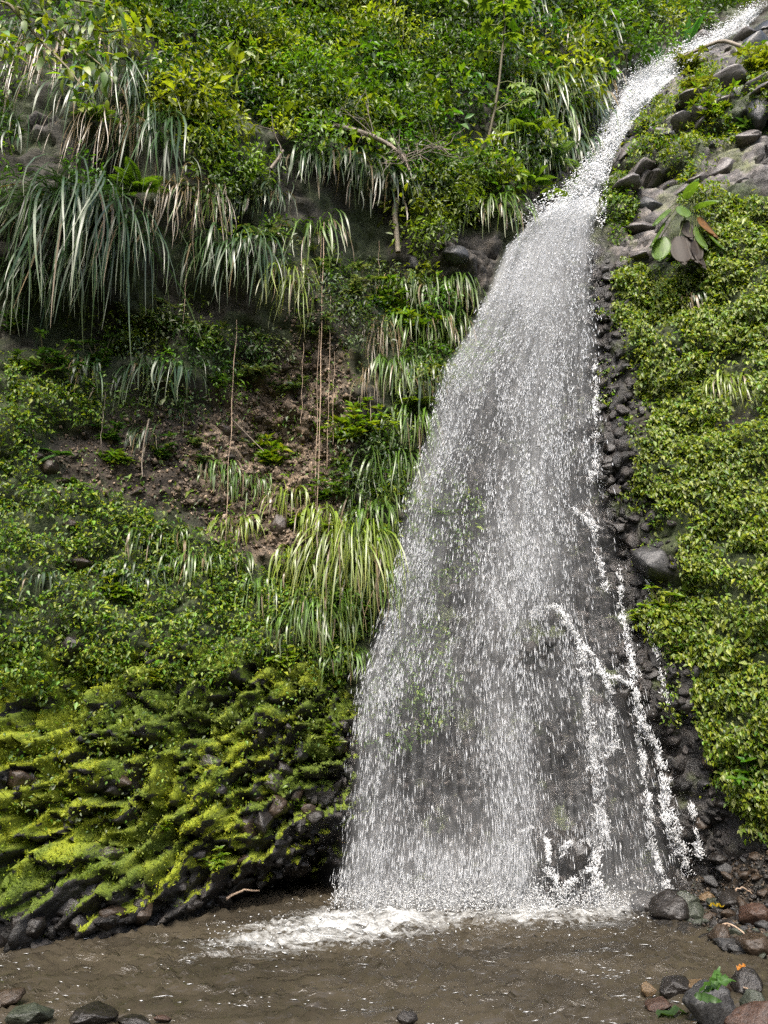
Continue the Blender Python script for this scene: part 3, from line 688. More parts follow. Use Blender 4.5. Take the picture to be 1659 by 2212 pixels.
def veil(dy, gain, seed, floor=0.0, fu=34, fz=2.2):
    vs = np.linspace(432, 1962, 190); ss = np.linspace(0.0, 1.0, 90)
    S, Vv = np.meshgrid(ss, vs); U = f_left(Vv) + (f_right(Vv) - f_left(Vv)) * S
    d, s = f_dens(U, Vv)
    fade = smooth(0, 0.06, S) * smooth(1, 0.86, S)
    dens = np.clip((d - 0.12) * gain + floor, 0, 0.92) * fade
    P = at(U.ravel(), Vv.ravel(), (f_dep(Vv) + dy + 0.08 * perlin(S * 9, Vv / 160, seed)).ravel())
    n = S.shape[1]; i = np.arange(S.shape[0] - 1)[:, None] * n + np.arange(n - 1)[None]
    F = np.stack([i, i + 1, i + n + 1, i + n], -1).reshape(-1, 4)
    me = mesh_np('water_sheet', P, F, floats={'dens': dens})
    a = me.attributes.new('fall_uv', 'FLOAT_VECTOR', 'POINT')
    a.data.foreach_set('vector', np.stack([S.ravel() * fu + seed, P[:, 2] * fz, P[:, 1] * 0 + seed], 1).astype(np.float32).ravel())
    child(link('water_sheet', me, M_VEIL))
veil(0.08, 0.34, 3, 0.15, 60, 1.1); veil(-0.08, 0.26, 8, 0.06, 120, 2.4); veil(-0.24, 0.24, 13, 0.04, 80, 3.2); veil(-0.42, 0.18, 19, 0.02, 150, 2.0)

def mist():
    vs = np.linspace(1640, 1968, 40); us = np.linspace(690, 1510, 60); U, Vv = np.meshgrid(us, vs)
    d = 0.30 * smooth(1660, 1950, Vv) * smooth(690, 790, U) * smooth(1510, 1330, U) * (0.75 + 0.6 * fbm(U / 120, Vv / 120, 55, 3))
    P = at(U.ravel(), Vv.ravel(), (f_dep(Vv) - 0.42 + 0.12 * perlin(U / 130, Vv / 130, 56)).ravel())
    n = U.shape[1]; i = np.arange(U.shape[0] - 1)[:, None] * n + np.arange(n - 1)[None]
    me = mesh_np('mist', P, np.stack([i, i + 1, i + n + 1, i + n], -1).reshape(-1, 4), floats={'dens': np.clip(d, 0, 1)})
    a = me.attributes.new('fall_uv', 'FLOAT_VECTOR', 'POINT'); a.data.foreach_set('vector', (P * np.array([0.8, 0.8, 0.5])).astype(np.float32).ravel())
    o = child(link('mist', me, M_VEIL)); tag(o, kind='stuff')
mist()

# the chute above: white water running over the rock
CH = np.array([(20, 1612, 1652), (60, 1560, 1615), (90, 1500, 1560), (115, 1455, 1520), (140, 1400, 1488), (165, 1360, 1462), (200, 1340, 1425), (240, 1325, 1388), (290, 1300, 1352), (340, 1275, 1322), (390, 1245, 1306), (430, 1200, 1296), (470, 1150, 1292), (510, 1110, 1288)], float)
def chute():
    vs = np.linspace(20, 505, 150); ss = np.linspace(0, 1, 26)
    S, Vv = np.meshgrid(ss, vs); U = np.interp(Vv, CH[:, 0], CH[:, 1]) * (1 - S) + np.interp(Vv, CH[:, 0], CH[:, 2]) * S
    U = U + 6 * perlin(Vv / 22.0, S * 2, 31)
    P, N = hit(U.ravel(), Vv.ravel())
    Yg = P[:, 1].reshape(S.shape)
    for _ in range(3):                       # the water smooths over the stones
        Yg[1:-1, 1:-1] = (Yg[:-2, 1:-1] + Yg[2:, 1:-1] + Yg[1:-1, :-2] + Yg[1:-1, 2:] + Yg[1:-1, 1:-1]) / 5
    lift = 0.18 * np.sin(math.pi * S) ** 0.5 + 0.06 * fbm(S * 6, Vv / 26, 33, 3)
    P = at(U.ravel(), Vv.ravel(), (Yg - lift - 0.02).ravel())
    n = S.shape[1]; i = np.arange(S.shape[0] - 1)[:, None] * n + np.arange(n - 1)[None]
    F = np.stack([i, i + 1, i + n + 1, i + n], -1).reshape(-1, 4)
    dens = 1.25 * smooth(0, 0.16, S) * smooth(1, 0.88, S) * smooth(505, 440, Vv) * (0.82 + 0.5 * fbm(S * 7, Vv / 40, 35, 3)) * np.interp(Vv, [20, 90, 150], [0.45, 0.6, 1.0])
    me = mesh_np('water_sheet', P, F, floats={'dens': np.clip(dens * 1.6, 0, 1.8)})
    a = me.attributes.new('fall_uv', 'FLOAT_VECTOR', 'POINT')
    a.data.foreach_set('vector', np.stack([S.ravel() * 10, P[:, 2] * 3.5, P[:, 1] * 0], 1).astype(np.float32).ravel())
    child(link('water_sheet', me, M_CHUTE))
    r = np.random.default_rng(77); M = 13000
    v = r.uniform(22, 500, M); s = np.clip(r.normal(0.5, 0.30, M), -0.18, 1.05)
    k = r.uniform(0, 1, M) < np.interp(v, [20, 110, 150, 500], [0.5, 0.6, 1, 1]); v, s = v[k], s[k]; M = len(v)
    l, rr = np.interp(v, CH[:, 0], CH[:, 1]), np.interp(v, CH[:, 0], CH[:, 2]); u = l + (rr - l) * s
    P, N = hit(u, v); P = P - np.stack([0 * u, r.uniform(0.05, 0.34, M), 0 * u], 1)
    l2 = np.interp(v + 10, CH[:, 0], CH[:, 1]); r2 = np.interp(v + 10, CH[:, 0], CH[:, 2])
    Q, _ = hit(l2 + (r2 - l2) * s, v + 10); D = Q - P; D[:, 1] = -0.3 * np.abs(D[:, 2]); D += r.normal(0, 0.03, D.shape)
    V, Fa = spindles(P, D, 0.04 * r.lognormal(0, 0.4, M), 0.011 * r.lognormal(0, 0.3, M))
    o = link('spray', mesh_np('spray', V, Fa), M_FROTH); tag(child(o), kind='stuff')
chute()

RIV = [  # white threads running over the stones
    [(1145, 1345), (1160, 1322), (1178, 1312), (1200, 1320), (1218, 1345), (1238, 1378), (1252, 1410), (1256, 1450), (1262, 1500), (1270, 1560), (1276, 1620), (1284, 1690), (1292, 1760), (1300, 1830)],
    [(1252, 1400), (1275, 1422), (1300, 1455), (1312, 1480), (1322, 1520), (1318, 1560), (1326, 1600), (1318, 1625), (1298, 1640)],
    [(1200, 1325), (1225, 1352), (1248, 1392)],
    [(1308, 1462), (1330, 1468), (1352, 1476), (1366, 1500), (1376, 1540), (1392, 1580), (1412, 1615), (1424, 1650), (1436, 1720), (1452, 1790), (1470, 1850), (1482, 1885)],
    [(1368, 1500), (1372, 1560), (1376, 1620), (1384, 1690), (1396, 1750), (1402, 1820), (1420, 1880), (1440, 1920)],
    [(1036, 1935), (1050, 1890), (1075, 1850), (1098, 1825), (1125, 1800), (1150, 1790), (1168, 1794), (1178, 1812)],
    [(1178, 1812), (1186, 1840), (1182, 1870), (1196, 1895), (1208, 1920), (1218, 1950)],
    [(1218, 1950), (1205, 1925), (1225, 1905), (1250, 1885), (1268, 1870)],
    [(1208, 1850), (1218, 1830), (1236, 1818), (1255, 1816)],
    [(1262, 1818), (1270, 1850), (1272, 1885), (1278, 1920), (1284, 1955)], [(1286, 1830), (1278, 1860), (1276, 1900), (1290, 1930), (1296, 1955)],
    [(1282, 790), (1290, 830), (1284, 880), (1290, 930), (1286, 980), (1290, 1030), (1312, 1048), (1330, 1060)], [(1290, 1000), (1276, 1050), (1272, 1120), (1290, 1160), (1296, 1220), (1310, 1280)],
    [(1240, 1100), (1280, 1140), (1300, 1146)], [(1130, 1200), (1150, 1182), (1172, 1190), (1176, 1214)], [(1060, 1240), (1078, 1290), (1090, 1320)],
    [(1340, 1230), (1345, 1320), (1362, 1420), (1368, 1470)], [(1400, 1210), (1404, 1290), (1410, 1360), (1425, 1440), (1440, 1520)], [(1430, 1690), (1438, 1760), (1460, 1830)], [(1500, 1740), (1508, 1800), (1518, 1850)]]
for k, pl in enumerate(RIV):
    r = np.random.default_rng(400 + k); pl = np.array(pl, float)
    seg = np.concatenate([[0], np.cumsum(np.hypot(*np.diff(pl, axis=0).T))]); tot = seg[-1]
    M = int(tot * (8.0 if k < 11 else 6.0)); t = r.uniform(0, tot, M); t = t[r.uniform(0, 1, M) < np.clip(0.55 + 1.1 * perlin(t / 24.0, t * 0 + k * 3.3, 71), 0.12, 1)]; M = len(t)
    u = np.interp(t, seg, pl[:, 0]); v = np.interp(t, seg, pl[:, 1])
    w = (3.0 + 3.0 * perlin(t / 26.0, t * 0 + k, k)) * (0.8 + 0.9 * t / tot) * (1.3 if k in (0, 3, 5, 9, 10) else 0.9)
    un = u + r.normal(0, 1, M) * w + 3 * perlin(v / 9.0, u / 9, 66); vn = v + r.normal(0, 2, M)
    P, N = hit(un, vn); P = P + N * r.uniform(0.01, 0.07, M)[:, None]; P[:, 1] -= 0.12 if 3 <= k <= 10 or k < 3 else 0.0
    t2 = np.clip(t + 6, 0, tot); Q, _ = hit(np.interp(t2, seg, pl[:, 0]), np.interp(t2, seg, pl[:, 1]) + 2)
    D = nrm(Q - P) * 0.5 + r.normal(0, 0.35, (M, 3)) + np.array([0, 0, -0.5])
    V, Fa = spindles(P, D, 0.045 * r.lognormal(0, 0.45, M), 0.0050 * r.lognormal(0, 0.4, M))
    child(link('rivulet', mesh_np('rivulet', V, Fa), M_FROTH))

def foam_lumps():
    r = np.random.default_rng(9); M = 3600
    u = r.uniform(440, 1420, M); v = r.uniform(1940, 2075, M)
    k = r.uniform(0, 1, M) < R_FOAM(u, v) * np.clip(0.6 + 1.3 * fbm(u / 40, v / 9, 91, 3), 0, 1); u, v = u[k], v[k]
    P = pool_pt(u, v); M = len(u); P[:, 2] += np.abs(r.normal(0, 0.028, M)) + 0.015
    D = r.normal(0, 1, (M, 3)); D[:, 2] *= 0.4
    V, Fa = spindles(P, D, 0.028 * r.lognormal(0, 0.4, M), 0.007 * r.lognormal(0, 0.4, M))
    # thin flecks of foam drifting over the pool
    m3 = 5200; uf, vf = r.uniform(-200, 1560, m3), r.uniform(1985, 2300, m3); Pf = pool_pt(uf, vf)
    kk = r.uniform(0, 1, m3) < smooth(0.12, 0.5, fbm(Pf[:, 0] * 1.3, Pf[:, 1] * 4.2, 181, 3)) * 0.8; Pf = Pf[kk]; m3 = len(Pf); Pf[:, 2] = np.array([WZ[np.clip(np.searchsorted(wy, y), 0, len(wy) - 1), np.clip(int((x + 10) / 0.045), 0, WX.shape[1] - 1)] for x, y in Pf[:, :2]]) + 0.004
    Df = np.stack([np.ones(m3), r.normal(0, 0.25, m3), r.normal(0, 0.08, m3)], -1)
    Vf, Ff = spindles(Pf, Df, 0.045 * r.lognormal(0, 0.5, m3), 0.0034 * r.lognormal(0, 0.3, m3)); V, Fa = np.concatenate([V, Vf]), np.concatenate([Fa, Ff + len(V)])
    # splashes thrown up where the water lands
    M2 = 5200; u = r.normal(1010, 170, M2); u = u[(u > 715) & (u < 1480)]; M2 = len(u); v = r.uniform(1946, 1966, M2)
    P = pool_pt(u, v); P[:, 2] = np.abs(r.normal(0, 0.12, M2)); P[:, 1] += r.normal(0, 0.18, M2)
    V2, F2 = spindles(P, r.normal(0, 1, (M2, 3)) + [0, 0, 0.6], 0.035 * r.lognormal(0, 0.4, M2), 0.009)
    o = link('foam', mesh_np('foam', np.concatenate([V, V2]), np.concatenate([Fa, F2 + len(V)])), M_FOAM); tag(child(o), kind='stuff')
foam_lumps()

# ------------------------------------------------------------------ vegetation: masses nobody could count
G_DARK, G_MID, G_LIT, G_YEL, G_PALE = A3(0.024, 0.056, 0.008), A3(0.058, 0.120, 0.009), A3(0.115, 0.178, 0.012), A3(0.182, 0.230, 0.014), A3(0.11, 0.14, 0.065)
def pal(n, cols, weights, r, spread=0.28):
    c = np.array(cols)[r.choice(len(cols), n, p=np.array(weights) / sum(weights))]
    c = c * r.lognormal(0, spread, (n, 1)); c[:, 0] *= r.lognormal(0, 0.15, n)
    c = np.clip(c, 0.004, 0.28); c[:, 0] = np.minimum(c[:, 0], c[:, 1] * 0.86)
    return c

def clumps(acc, P, N, rad, per, L, W, cols, weights, seed, flat=0.75, hang=0.35, clump_var=0.28):
    """leafy clumps: leaves on the outer part of rough ellipsoids standing out of the cliff"""
    r = np.random.default_rng(seed); M = len(P)
    R = rad * r.lognormal(0, 0.3, M); C = P + N * (R * 0.45)[:, None]
    base = pal(M, cols, weights, r, clump_var)
    k = r.poisson(per * (R / rad) ** 2); idx = np.repeat(np.arange(M), k); n = len(idx)
    q = nrm(r.normal(size=(n, 3))); q *= (r.uniform(0.25, 1.0, n) ** 0.5)[:, None]
    # uneven outline: pull whole sectors in
    q *= (1 + 0.45 * perlin(q[:, 0] * 2.2 + idx * 3.7, q[:, 2] * 2.2 + idx * 1.3 + q[:, 1], seed))[:, None]
    X = C[idx] + q * R[idx][:, None] * np.array([1, 0.8, flat])
    Nn = nrm(q * 0.7 + N[idx] * 0.5 + np.array([0, 0, 0.75]) + r.normal(0, 0.45, (n, 3)))
    D = nrm(q * 0.8 + r.normal(0, 0.6, (n, 3)) + np.array([0, -0.15, -hang]))
    c = np.clip(base[idx] * r.lognormal(0, 0.28, (n, 1)), 0.004, 0.3); c[:, 0] = np.minimum(c[:, 0], c[:, 1] * 0.82)
    k2 = X[:, 1] < grid_at(GY, X[:, 0], X[:, 2]) + 0.03
    s = r.lognormal(0, 0.25, n)
    acc.add(*leaves(X[k2], D[k2], Nn[k2], L * s[k2], W * s[k2], c[k2], 0.2))

def mass(name, label, cat, region, clump_d, rad, per, L, W, cols, weights, seed, mat=None, warp=18, thr=0.5, **kw):
    P, N = scatter(region, clump_d, warp, thr, seed)
    a = Acc(); clumps(a, P, N, rad, per, L, W, cols, weights, seed, **kw)
    o = a.build(name, mat or M_LEAF); tag(o, label, cat, kind='stuff'); return o

def carpet(name, label, cat, region, dens, L, W, cols, weights, seed, lift=0.05, hang=0.5, warp=14, thr=0.5, mat=None, layer=0.10):
    """leaves lying over the rock like a creeper"""
    P, N = scatter(region, dens, warp, thr, seed); r = np.random.default_rng(seed + 1); n = len(P)
    lump = fbm(P[:, 0] * 2.6, P[:, 2] * 2.6, seed + 2, 3)
    k = r.uniform(0, 1, n) < np.clip(0.72 + 0.9 * lump, 0.06, 1); P, N, lump = P[k], N[k], lump[k]; n = len(P)
    P = P + N * (lift + layer * np.clip(lump + 0.4, 0, 1.5) * r.uniform(0.2, 1, n))[:, None]
    Nn = nrm(N * 0.6 + np.array([0, 0, 0.8]) + r.normal(0, 0.4, (n, 3)))
    D = nrm(r.normal(0, 0.6, (n, 3)) + np.array([0, -0.35, -hang]))
    c = pal(n, cols, weights, r, 0.3) * (1 + 0.25 * perlin(P[:, 0] * 1.2, P[:, 2] * 1.2, seed + 3))[:, None]
    s = r.lognormal(0, 0.28, n)
    a = Acc(); a.add(*leaves(P, D, Nn, L * s, W * s, np.clip(c, 0.004, 0.3), 0.18))
    o = a.build(name, mat or M_LEAF); tag(o, label, cat, kind='stuff'); return o

Z_TOP = Region([(250, -400), (1000, -500), (900, 60), (870, 130), (760, 120), (700, 160), (820, 330), (700, 320), (560, 350), (430, 340), (390, 240), (320, 190), (290, 100)], [(380, 330), (520, 340), (600, 320), (580, 420), (520, 440), (400, 500), (370, 430)], blur=2)
Z_TOP2 = Region([(700, 150), (880, 110), (1000, 60), (1060, 130), (1130, 190), (1140, 300), (1110, 420), (1010, 440), (960, 500), (880, 500), (850, 360), (780, 300), (640, 300)], blur=2)
Z_TOP3 = Region([(880, -500), (1500, -500), (1420, 30), (1380, 100), (1330, 130), (1250, 130), (1140, 160), (1060, 90), (1000, 50), (900, 90)], blur=2)
Z_FAR = Region([(1380, -500), (1750, -500), (1690, -40), (1600, 20), (1500, 80), (1420, 118), (1370, 118)], blur=2)
Z_LEFT = Region([(-900, -500), (250, -500), (300, 30), (180, 60), (60, 60), (30, 240), (-900, 260)], [(-900, 250), (30, 240), (70, 380), (-900, 520)], [(110, 340), (250, 380), (240, 430), (120, 420)], blur=2)
Z_MID = Region([(640, 560), (830, 560), (860, 700), (820, 800), (720, 790), (640, 680)], [(230, 690), (430, 640), (620, 760), (580, 850), (440, 900), (230, 900), (200, 780)], [(720, 890), (840, 850), (860, 960), (790, 1180), (700, 1140), (740, 1000)], [(400, 480), (520, 440), (600, 470), (560, 560), (420, 500)], blur=2)
Z_GROUND = Region([(-900, 730), (0, 760), (200, 780), (240, 900), (60, 960), (110, 1040), (330, 1100), (560, 1230), (700, 1200), (800, 1330), (740, 1480), (560, 1430), (300, 1470), (0, 1480), (-900, 1480)], blur=3)
Z_CREEP = Region([(1320, 600), (1400, 575), (1440, 590), (1520, 500), (1560, 440), (1640, 450), (2300, 400), (2300, 1780), (1680, 1770), (1610, 1740), (1580, 1660), (1530, 1580), (1510, 1440), (1480, 1230), (1430, 1050), (1410, 900), (1350, 740)],
                 [(1370, 1340), (1400, 1280), (1480, 1300), (1520, 1440), (1450, 1430)], [(1360, 940), (1400, 940), (1420, 1050), (1390, 1080)], [(1640, 1690), (1700, 1690), (1700, 1820), (1640, 1810)], blur=1)
Z_CREEPHOLE = Region([(1390, 700), (1440, 640), (1440, 850), (1400, 900)], [(1540, 740), (1640, 740), (1640, 940), (1540, 950)], [(1600, 940), (1680, 940), (1640, 1010)], blur=2)
Z_CREEP.m = np.clip(Z_CREEP.m - 0.7 * Z_CREEPHOLE.m, 0, 1)
Z_ROCKVEG = Region([(1500, 230), (1590, 225), (1600, 300), (1490, 320)], [(1470, 170), (1540, 140), (1560, 190), (1480, 240)], [(1430, 310), (1530, 300), (1510, 400), (1440, 420)], [(1340, 330), (1400, 290), (1420, 330), (1370, 390)],
                   [(1600, 120), (1700, 120), (1700, 330), (1640, 260), (1600, 190)], [(1470, 440), (1560, 400), (1640, 430), (1560, 470), (1500, 500)], [(1380, 270), (1450, 200), (1470, 240), (1400, 320)], blur=1)
Z_BEHIND = Region([(880, 1040), (1010, 1010), (1030, 1200), (950, 1300), (985, 1480), (960, 1580), (850, 1640), (780, 1600), (830, 1350)], [(960, 700), (1100, 680), (1080, 800), (960, 850)], blur=2)
Z_SIDE = Region([(800, 620), (1030, 620), (960, 800), (900, 950), (850, 1150), (800, 1330), (740, 1430), (700, 1300), (760, 1150), (820, 950), (830, 760)], blur=2)
Z_CHUTE = Region([(1225, 260), (1330, 165), (1345, 220), (1300, 300), (1260, 390), (1190, 440), (1140, 450), (1180, 380)], blur=1)

mass('shrubbery', 'sunlit leafy shrubs covering the upper left slope', 'shrubs', Z_TOP, 9.5, 0.34, 190, 0.085, 0.036, [G_DARK, G_MID, G_LIT, G_YEL], [2.4, 3, 2.2, 1.1], 500)
mass('big_leaves', 'larger leaves scattered through the upper shrubs', 'shrubs', Region([(250, -300), (1400, -400), (1330, 120), (1120, 400), (860, 480), (640, 320), (420, 330), (300, 120)], blur=2), 5, 0.34, 26, 0.17, 0.075, [G_MID, G_LIT, G_YEL], [3, 3, 1], 506)
Z_SUN_TINT = Region([(330, 150), (480, 200), (510, 320), (430, 345), (330, 230)], [(590, -40), (770, -60), (770, 120), (660, 170), (570, 110)], [(200, 20), (340, 60), (310, 120), (200, 90)], [(440, 20), (560, 40), (540, 130), (450, 110)], [(960, 90), (1040, 110), (1030, 190), (950, 170)], blur=2)  # patches where sunlight is put into the leaf colour as yellow-green
mass('shrubbery', 'sprays coloured yellow-green as if sunlit among the upper left shrubs', 'shrubs', Z_SUN_TINT, 11, 0.26, 90, 0.10, 0.04, [G_LIT, G_YEL, A3(0.22, 0.24, 0.014)], [1.5, 3, 1.5], 505, thr=0.42)
mass('shrubbery', 'darker leafy shrubs on the slope above the dead twigs', 'shrubs', Z_TOP2, 9, 0.34, 170, 0.085, 0.036, [G_DARK, G_MID, G_LIT], [3, 3.2, 1.2], 510)
mass('shrubbery', 'leafy shrubs along the top of the slope left of the chute', 'shrubs', Z_TOP3, 5.5, 0.42, 180, 0.10, 0.042, [G_DARK, G_MID, G_LIT, G_YEL], [2, 3, 2, 0.6], 520)
mass('shrubbery', 'bright bushes behind the top of the waterfall', 'shrubs', Z_FAR, 3.5, 0.5, 150, 0.12, 0.05, [G_DARK, G_MID, G_LIT], [1.5, 3, 2], 530)
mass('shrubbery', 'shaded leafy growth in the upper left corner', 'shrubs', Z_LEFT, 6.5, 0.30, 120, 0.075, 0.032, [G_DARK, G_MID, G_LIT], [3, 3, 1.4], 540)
mass('shrubbery', 'thin pale-leaved shrubs over the earth hollow', 'shrubs', Z_MID, 11, 0.26, 75, 0.062, 0.028, [G_DARK, G_MID, G_LIT, G_PALE], [1.5, 3, 1, 2.4], 550, warp=26, thr=0.62)
mass('shrubbery', 'fresh green leaves between the grass and the falling water', 'shrubs', Z_SIDE, 9, 0.22, 80, 0.075, 0.034, [G_MID, G_LIT, G_YEL], [3, 3, 0.8], 560)
carpet('ground_cover', 'small leafy ground cover on the shaded left slope', 'ground cover', Z_GROUND, 3200, 0.05, 0.028, [G_MID * 0.8, G_MID * 1.2, G_LIT * 1.2, G_YEL * 1.1], [1.5, 3, 3.4, 1.8], 600, layer=0.16)
carpet('creeper', 'light green creeper curtain covering the right wall', 'creeper', Z_CREEP, 5600, 0.060, 0.034, [G_MID, G_LIT, G_YEL, A3(0.19, 0.235, 0.06)], [0.9, 3, 3, 2.2], 610, hang=0.9, layer=0.18)
carpet('rock_plants', 'yellow-green plants in patches on the pale rock beside the chute', 'plants', Z_ROCKVEG, 2400, 0.075, 0.03, [G_MID, G_LIT, G_YEL], [1.5, 2.5, 2.6], 620, hang=0.4, layer=0.22)
carpet('wet_plants', 'small plants growing on the rock behind the falling water', 'plants', Z_BEHIND, 1500, 0.055, 0.03, [G_MID, G_LIT], [2, 2], 630)
carpet('wet_plants', 'sparse plants on the dark ledge left of the chute', 'plants', Z_CHUTE, 700, 0.06, 0.025, [G_MID, G_LIT, G_YEL], [2, 2, 1], 640, warp=30, thr=0.6)
for o_poly, lab, sd in [(Region([(1318, 372), (1345, 380), (1372, 430), (1362, 520), (1325, 535), (1308, 450)], blur=1), 'narrow upright patch of small bright leaves beside the chute', 650)]:
    carpet('creeper_patch', lab, 'creeper', o_poly, 5200, 0.06, 0.034, [G_MID, G_LIT, A3(0.085, 0.15, 0.02)], [1, 3, 2], sd, warp=5, layer=0.22)

def moss_fuzz():
    r = np.random.default_rng(31)
    k = r.choice(MOSS.size, 60000, p=(MOSS * (MOSS > 0.25)).ravel() / (MOSS * (MOSS > 0.25)).sum())
    P = np.stack([GX.ravel()[k], GY.ravel()[k], GZ.ravel()[k]], -1) + r.uniform(-0.025, 0.025, (len(k), 3)); N = GN.reshape(-1, 3)[k]
    vis = (P[:, 0] > -6.5); P, N, k = P[vis], N[vis], k[vis]; n = len(P)
    D = nrm(N * 0.6 + r.normal(0, 0.6, (n, 3)) + [0, 0, 0.15])
    c = mossc.reshape(-1, 3)[k] * r.lognormal(0.15, 0.35, (n, 1)); pale = r.uniform(0, 1, n) < smooth(0.0, 0.5, n_a.ravel()[k]) * 0.8
    c[pale] = c[pale] * 0.5 + A3(0.085, 0.10, 0.03)
    a = Acc(); a.add(*leaves(P + N * 0.006, D, nrm(N + r.normal(0, 0.6, (n, 3))), 0.026 * r.lognormal(0, 0.3, n), 0.016, np.clip(c, 0.01, 0.3), 0.2))
    o = a.build('moss', M_FUZZ); tag(o, 'bright green moss over the dark ledges above the pool', 'moss', kind='stuff')
moss_fuzz()
Z_LEDGEV = Region([(-900, 1400), (0, 1430), (300, 1450), (560, 1430), (740, 1480), (770, 1640), (700, 1700), (520, 1560), (200, 1600), (0, 1580), (-900, 1600)], [(0, 1590), (300, 1600), (600, 1640), (300, 1850), (60, 1820)], blur=6)
carpet('ledge_leaves', 'scattered small leaves among the moss on the ledges', 'plants', Z_LEDGEV, 750, 0.04, 0.024, [G_MID, G_LIT, G_YEL, G_PALE], [2, 3, 1.5, 0.7], 660, warp=60, thr=0.75, layer=0.06)

# ------------------------------------------------------------------ hanging grass clumps, each a thing of its own
KINDS = {'strap': (A3(0.030, 0.070, 0.022), A3(0.095, 0.118, 0.05), 5.0), 'grass': (A3(0.060, 0.120, 0.016), A3(0.12, 0.14, 0.03), 3.6), 'yellow': (A3(0.120, 0.175, 0.018), A3(0.19, 0.19, 0.04), 3.4), 'dark': (A3(0.028, 0.058, 0.018), A3(0.08, 0.09, 0.04), 4.0), 'dry': (A3(0.20, 0.15, 0.085), A3(0.26, 0.20, 0.12), 2.2)}
PROTO = {}
def proto_leaf(kind, i):
    if (kind, i) not in PROTO:
        c, tc, w = KINDS[kind]; r = np.random.default_rng(900 + i)
        th0 = r.uniform(-0.5, 1.0); bend = r.uniform(2.6, 7.5)
        V, Fa, C = blades(np.zeros((1, 3)), 0.0, 1.0, th0, bend, 1.0 * w / 440.0 * r.uniform(0.75, 1.35), c * r.lognormal(0, 0.25), 8, -1.5 - r.uniform(0, 0.15), 0.06, tc * r.lognormal(0, 0.2), 900 + i)
        me = mesh_np('leaf', V, Fa, C); me.materials.append(M_BLADE); PROTO[(kind, i)] = me
    return PROTO[(kind, i)]

def grass_clump(u, v, w, L, n, kind, label, single=False, arch=0.7, dry=0.12, group='hanging grass clumps on the cliff'):
    n = int(n * 1.6); arch *= 0.6; seed = int(u * 7 + v * 13); r = np.random.default_rng(seed)
    uu = u + r.uniform(-0.5, 0.5, n) * w; vv = v + np.abs(r.normal(0, 0.16 * L + 4, n)) - 0.05 * L
    P, N = hit(uu, vv); c0, _ = hit(u, v); c0 = c0[0]; near = np.abs(P[:, 1] - c0[1]) < 0.8; P[~near, 1] = c0[1]
    m = mpp(c0); P[:, 1] -= 0.06
    az = -math.pi / 2 + (uu - u) / max(w, 1) * 1.3 + r.normal(0, 0.75, n)
    Lm = L * m * r.uniform(0.32, 1.12, n) * 1.05
    col, tip, wp = KINDS[kind]
    root = empty('grass_clump', c0.tolist()); tag(root, label, 'grass clump', group)
    if single:
        k = int(n * 0.62)
        for j in range(k):
            o = link('leaf', proto_leaf(kind, int(r.integers(0, 16))), None, root)
            o.location = Vector((P[j] - c0).tolist()); s = Lm[j]
            o.scale = (s * 1.0, s, s); o.rotation_euler = (r.normal(0, 0.08), r.normal(0, 0.12), az[j])
        sel = np.arange(k, n)
    else: sel = np.arange(n)
    a = Acc(); M = len(sel)
    cc = col * r.lognormal(0, 0.28, (M, 1)); tt = tip * r.lognormal(0, 0.2, (M, 1))
    dd = r.uniform(0, 1, M) < dry; cc[dd] = KINDS['dry'][0] * 0.8; tt[dd] = KINDS['dry'][1] * 0.8
    th0 = np.clip(r.normal(arch, 0.4, M), -0.9, 1.35); th0[dd] -= 0.6
    V, Fa, C = blades(P[sel] - c0, az[sel], Lm[sel], th0, r.uniform(2.6, 7.5, M), 0.8 * wp * m * r.lognormal(0, 0.25, M), cc, 7, -1.52, 0.06, tt, seed)
    a.add(V, Fa, C); o = a.build('blades', M_BLADE, root); tag(o, kind='stuff')
    return root

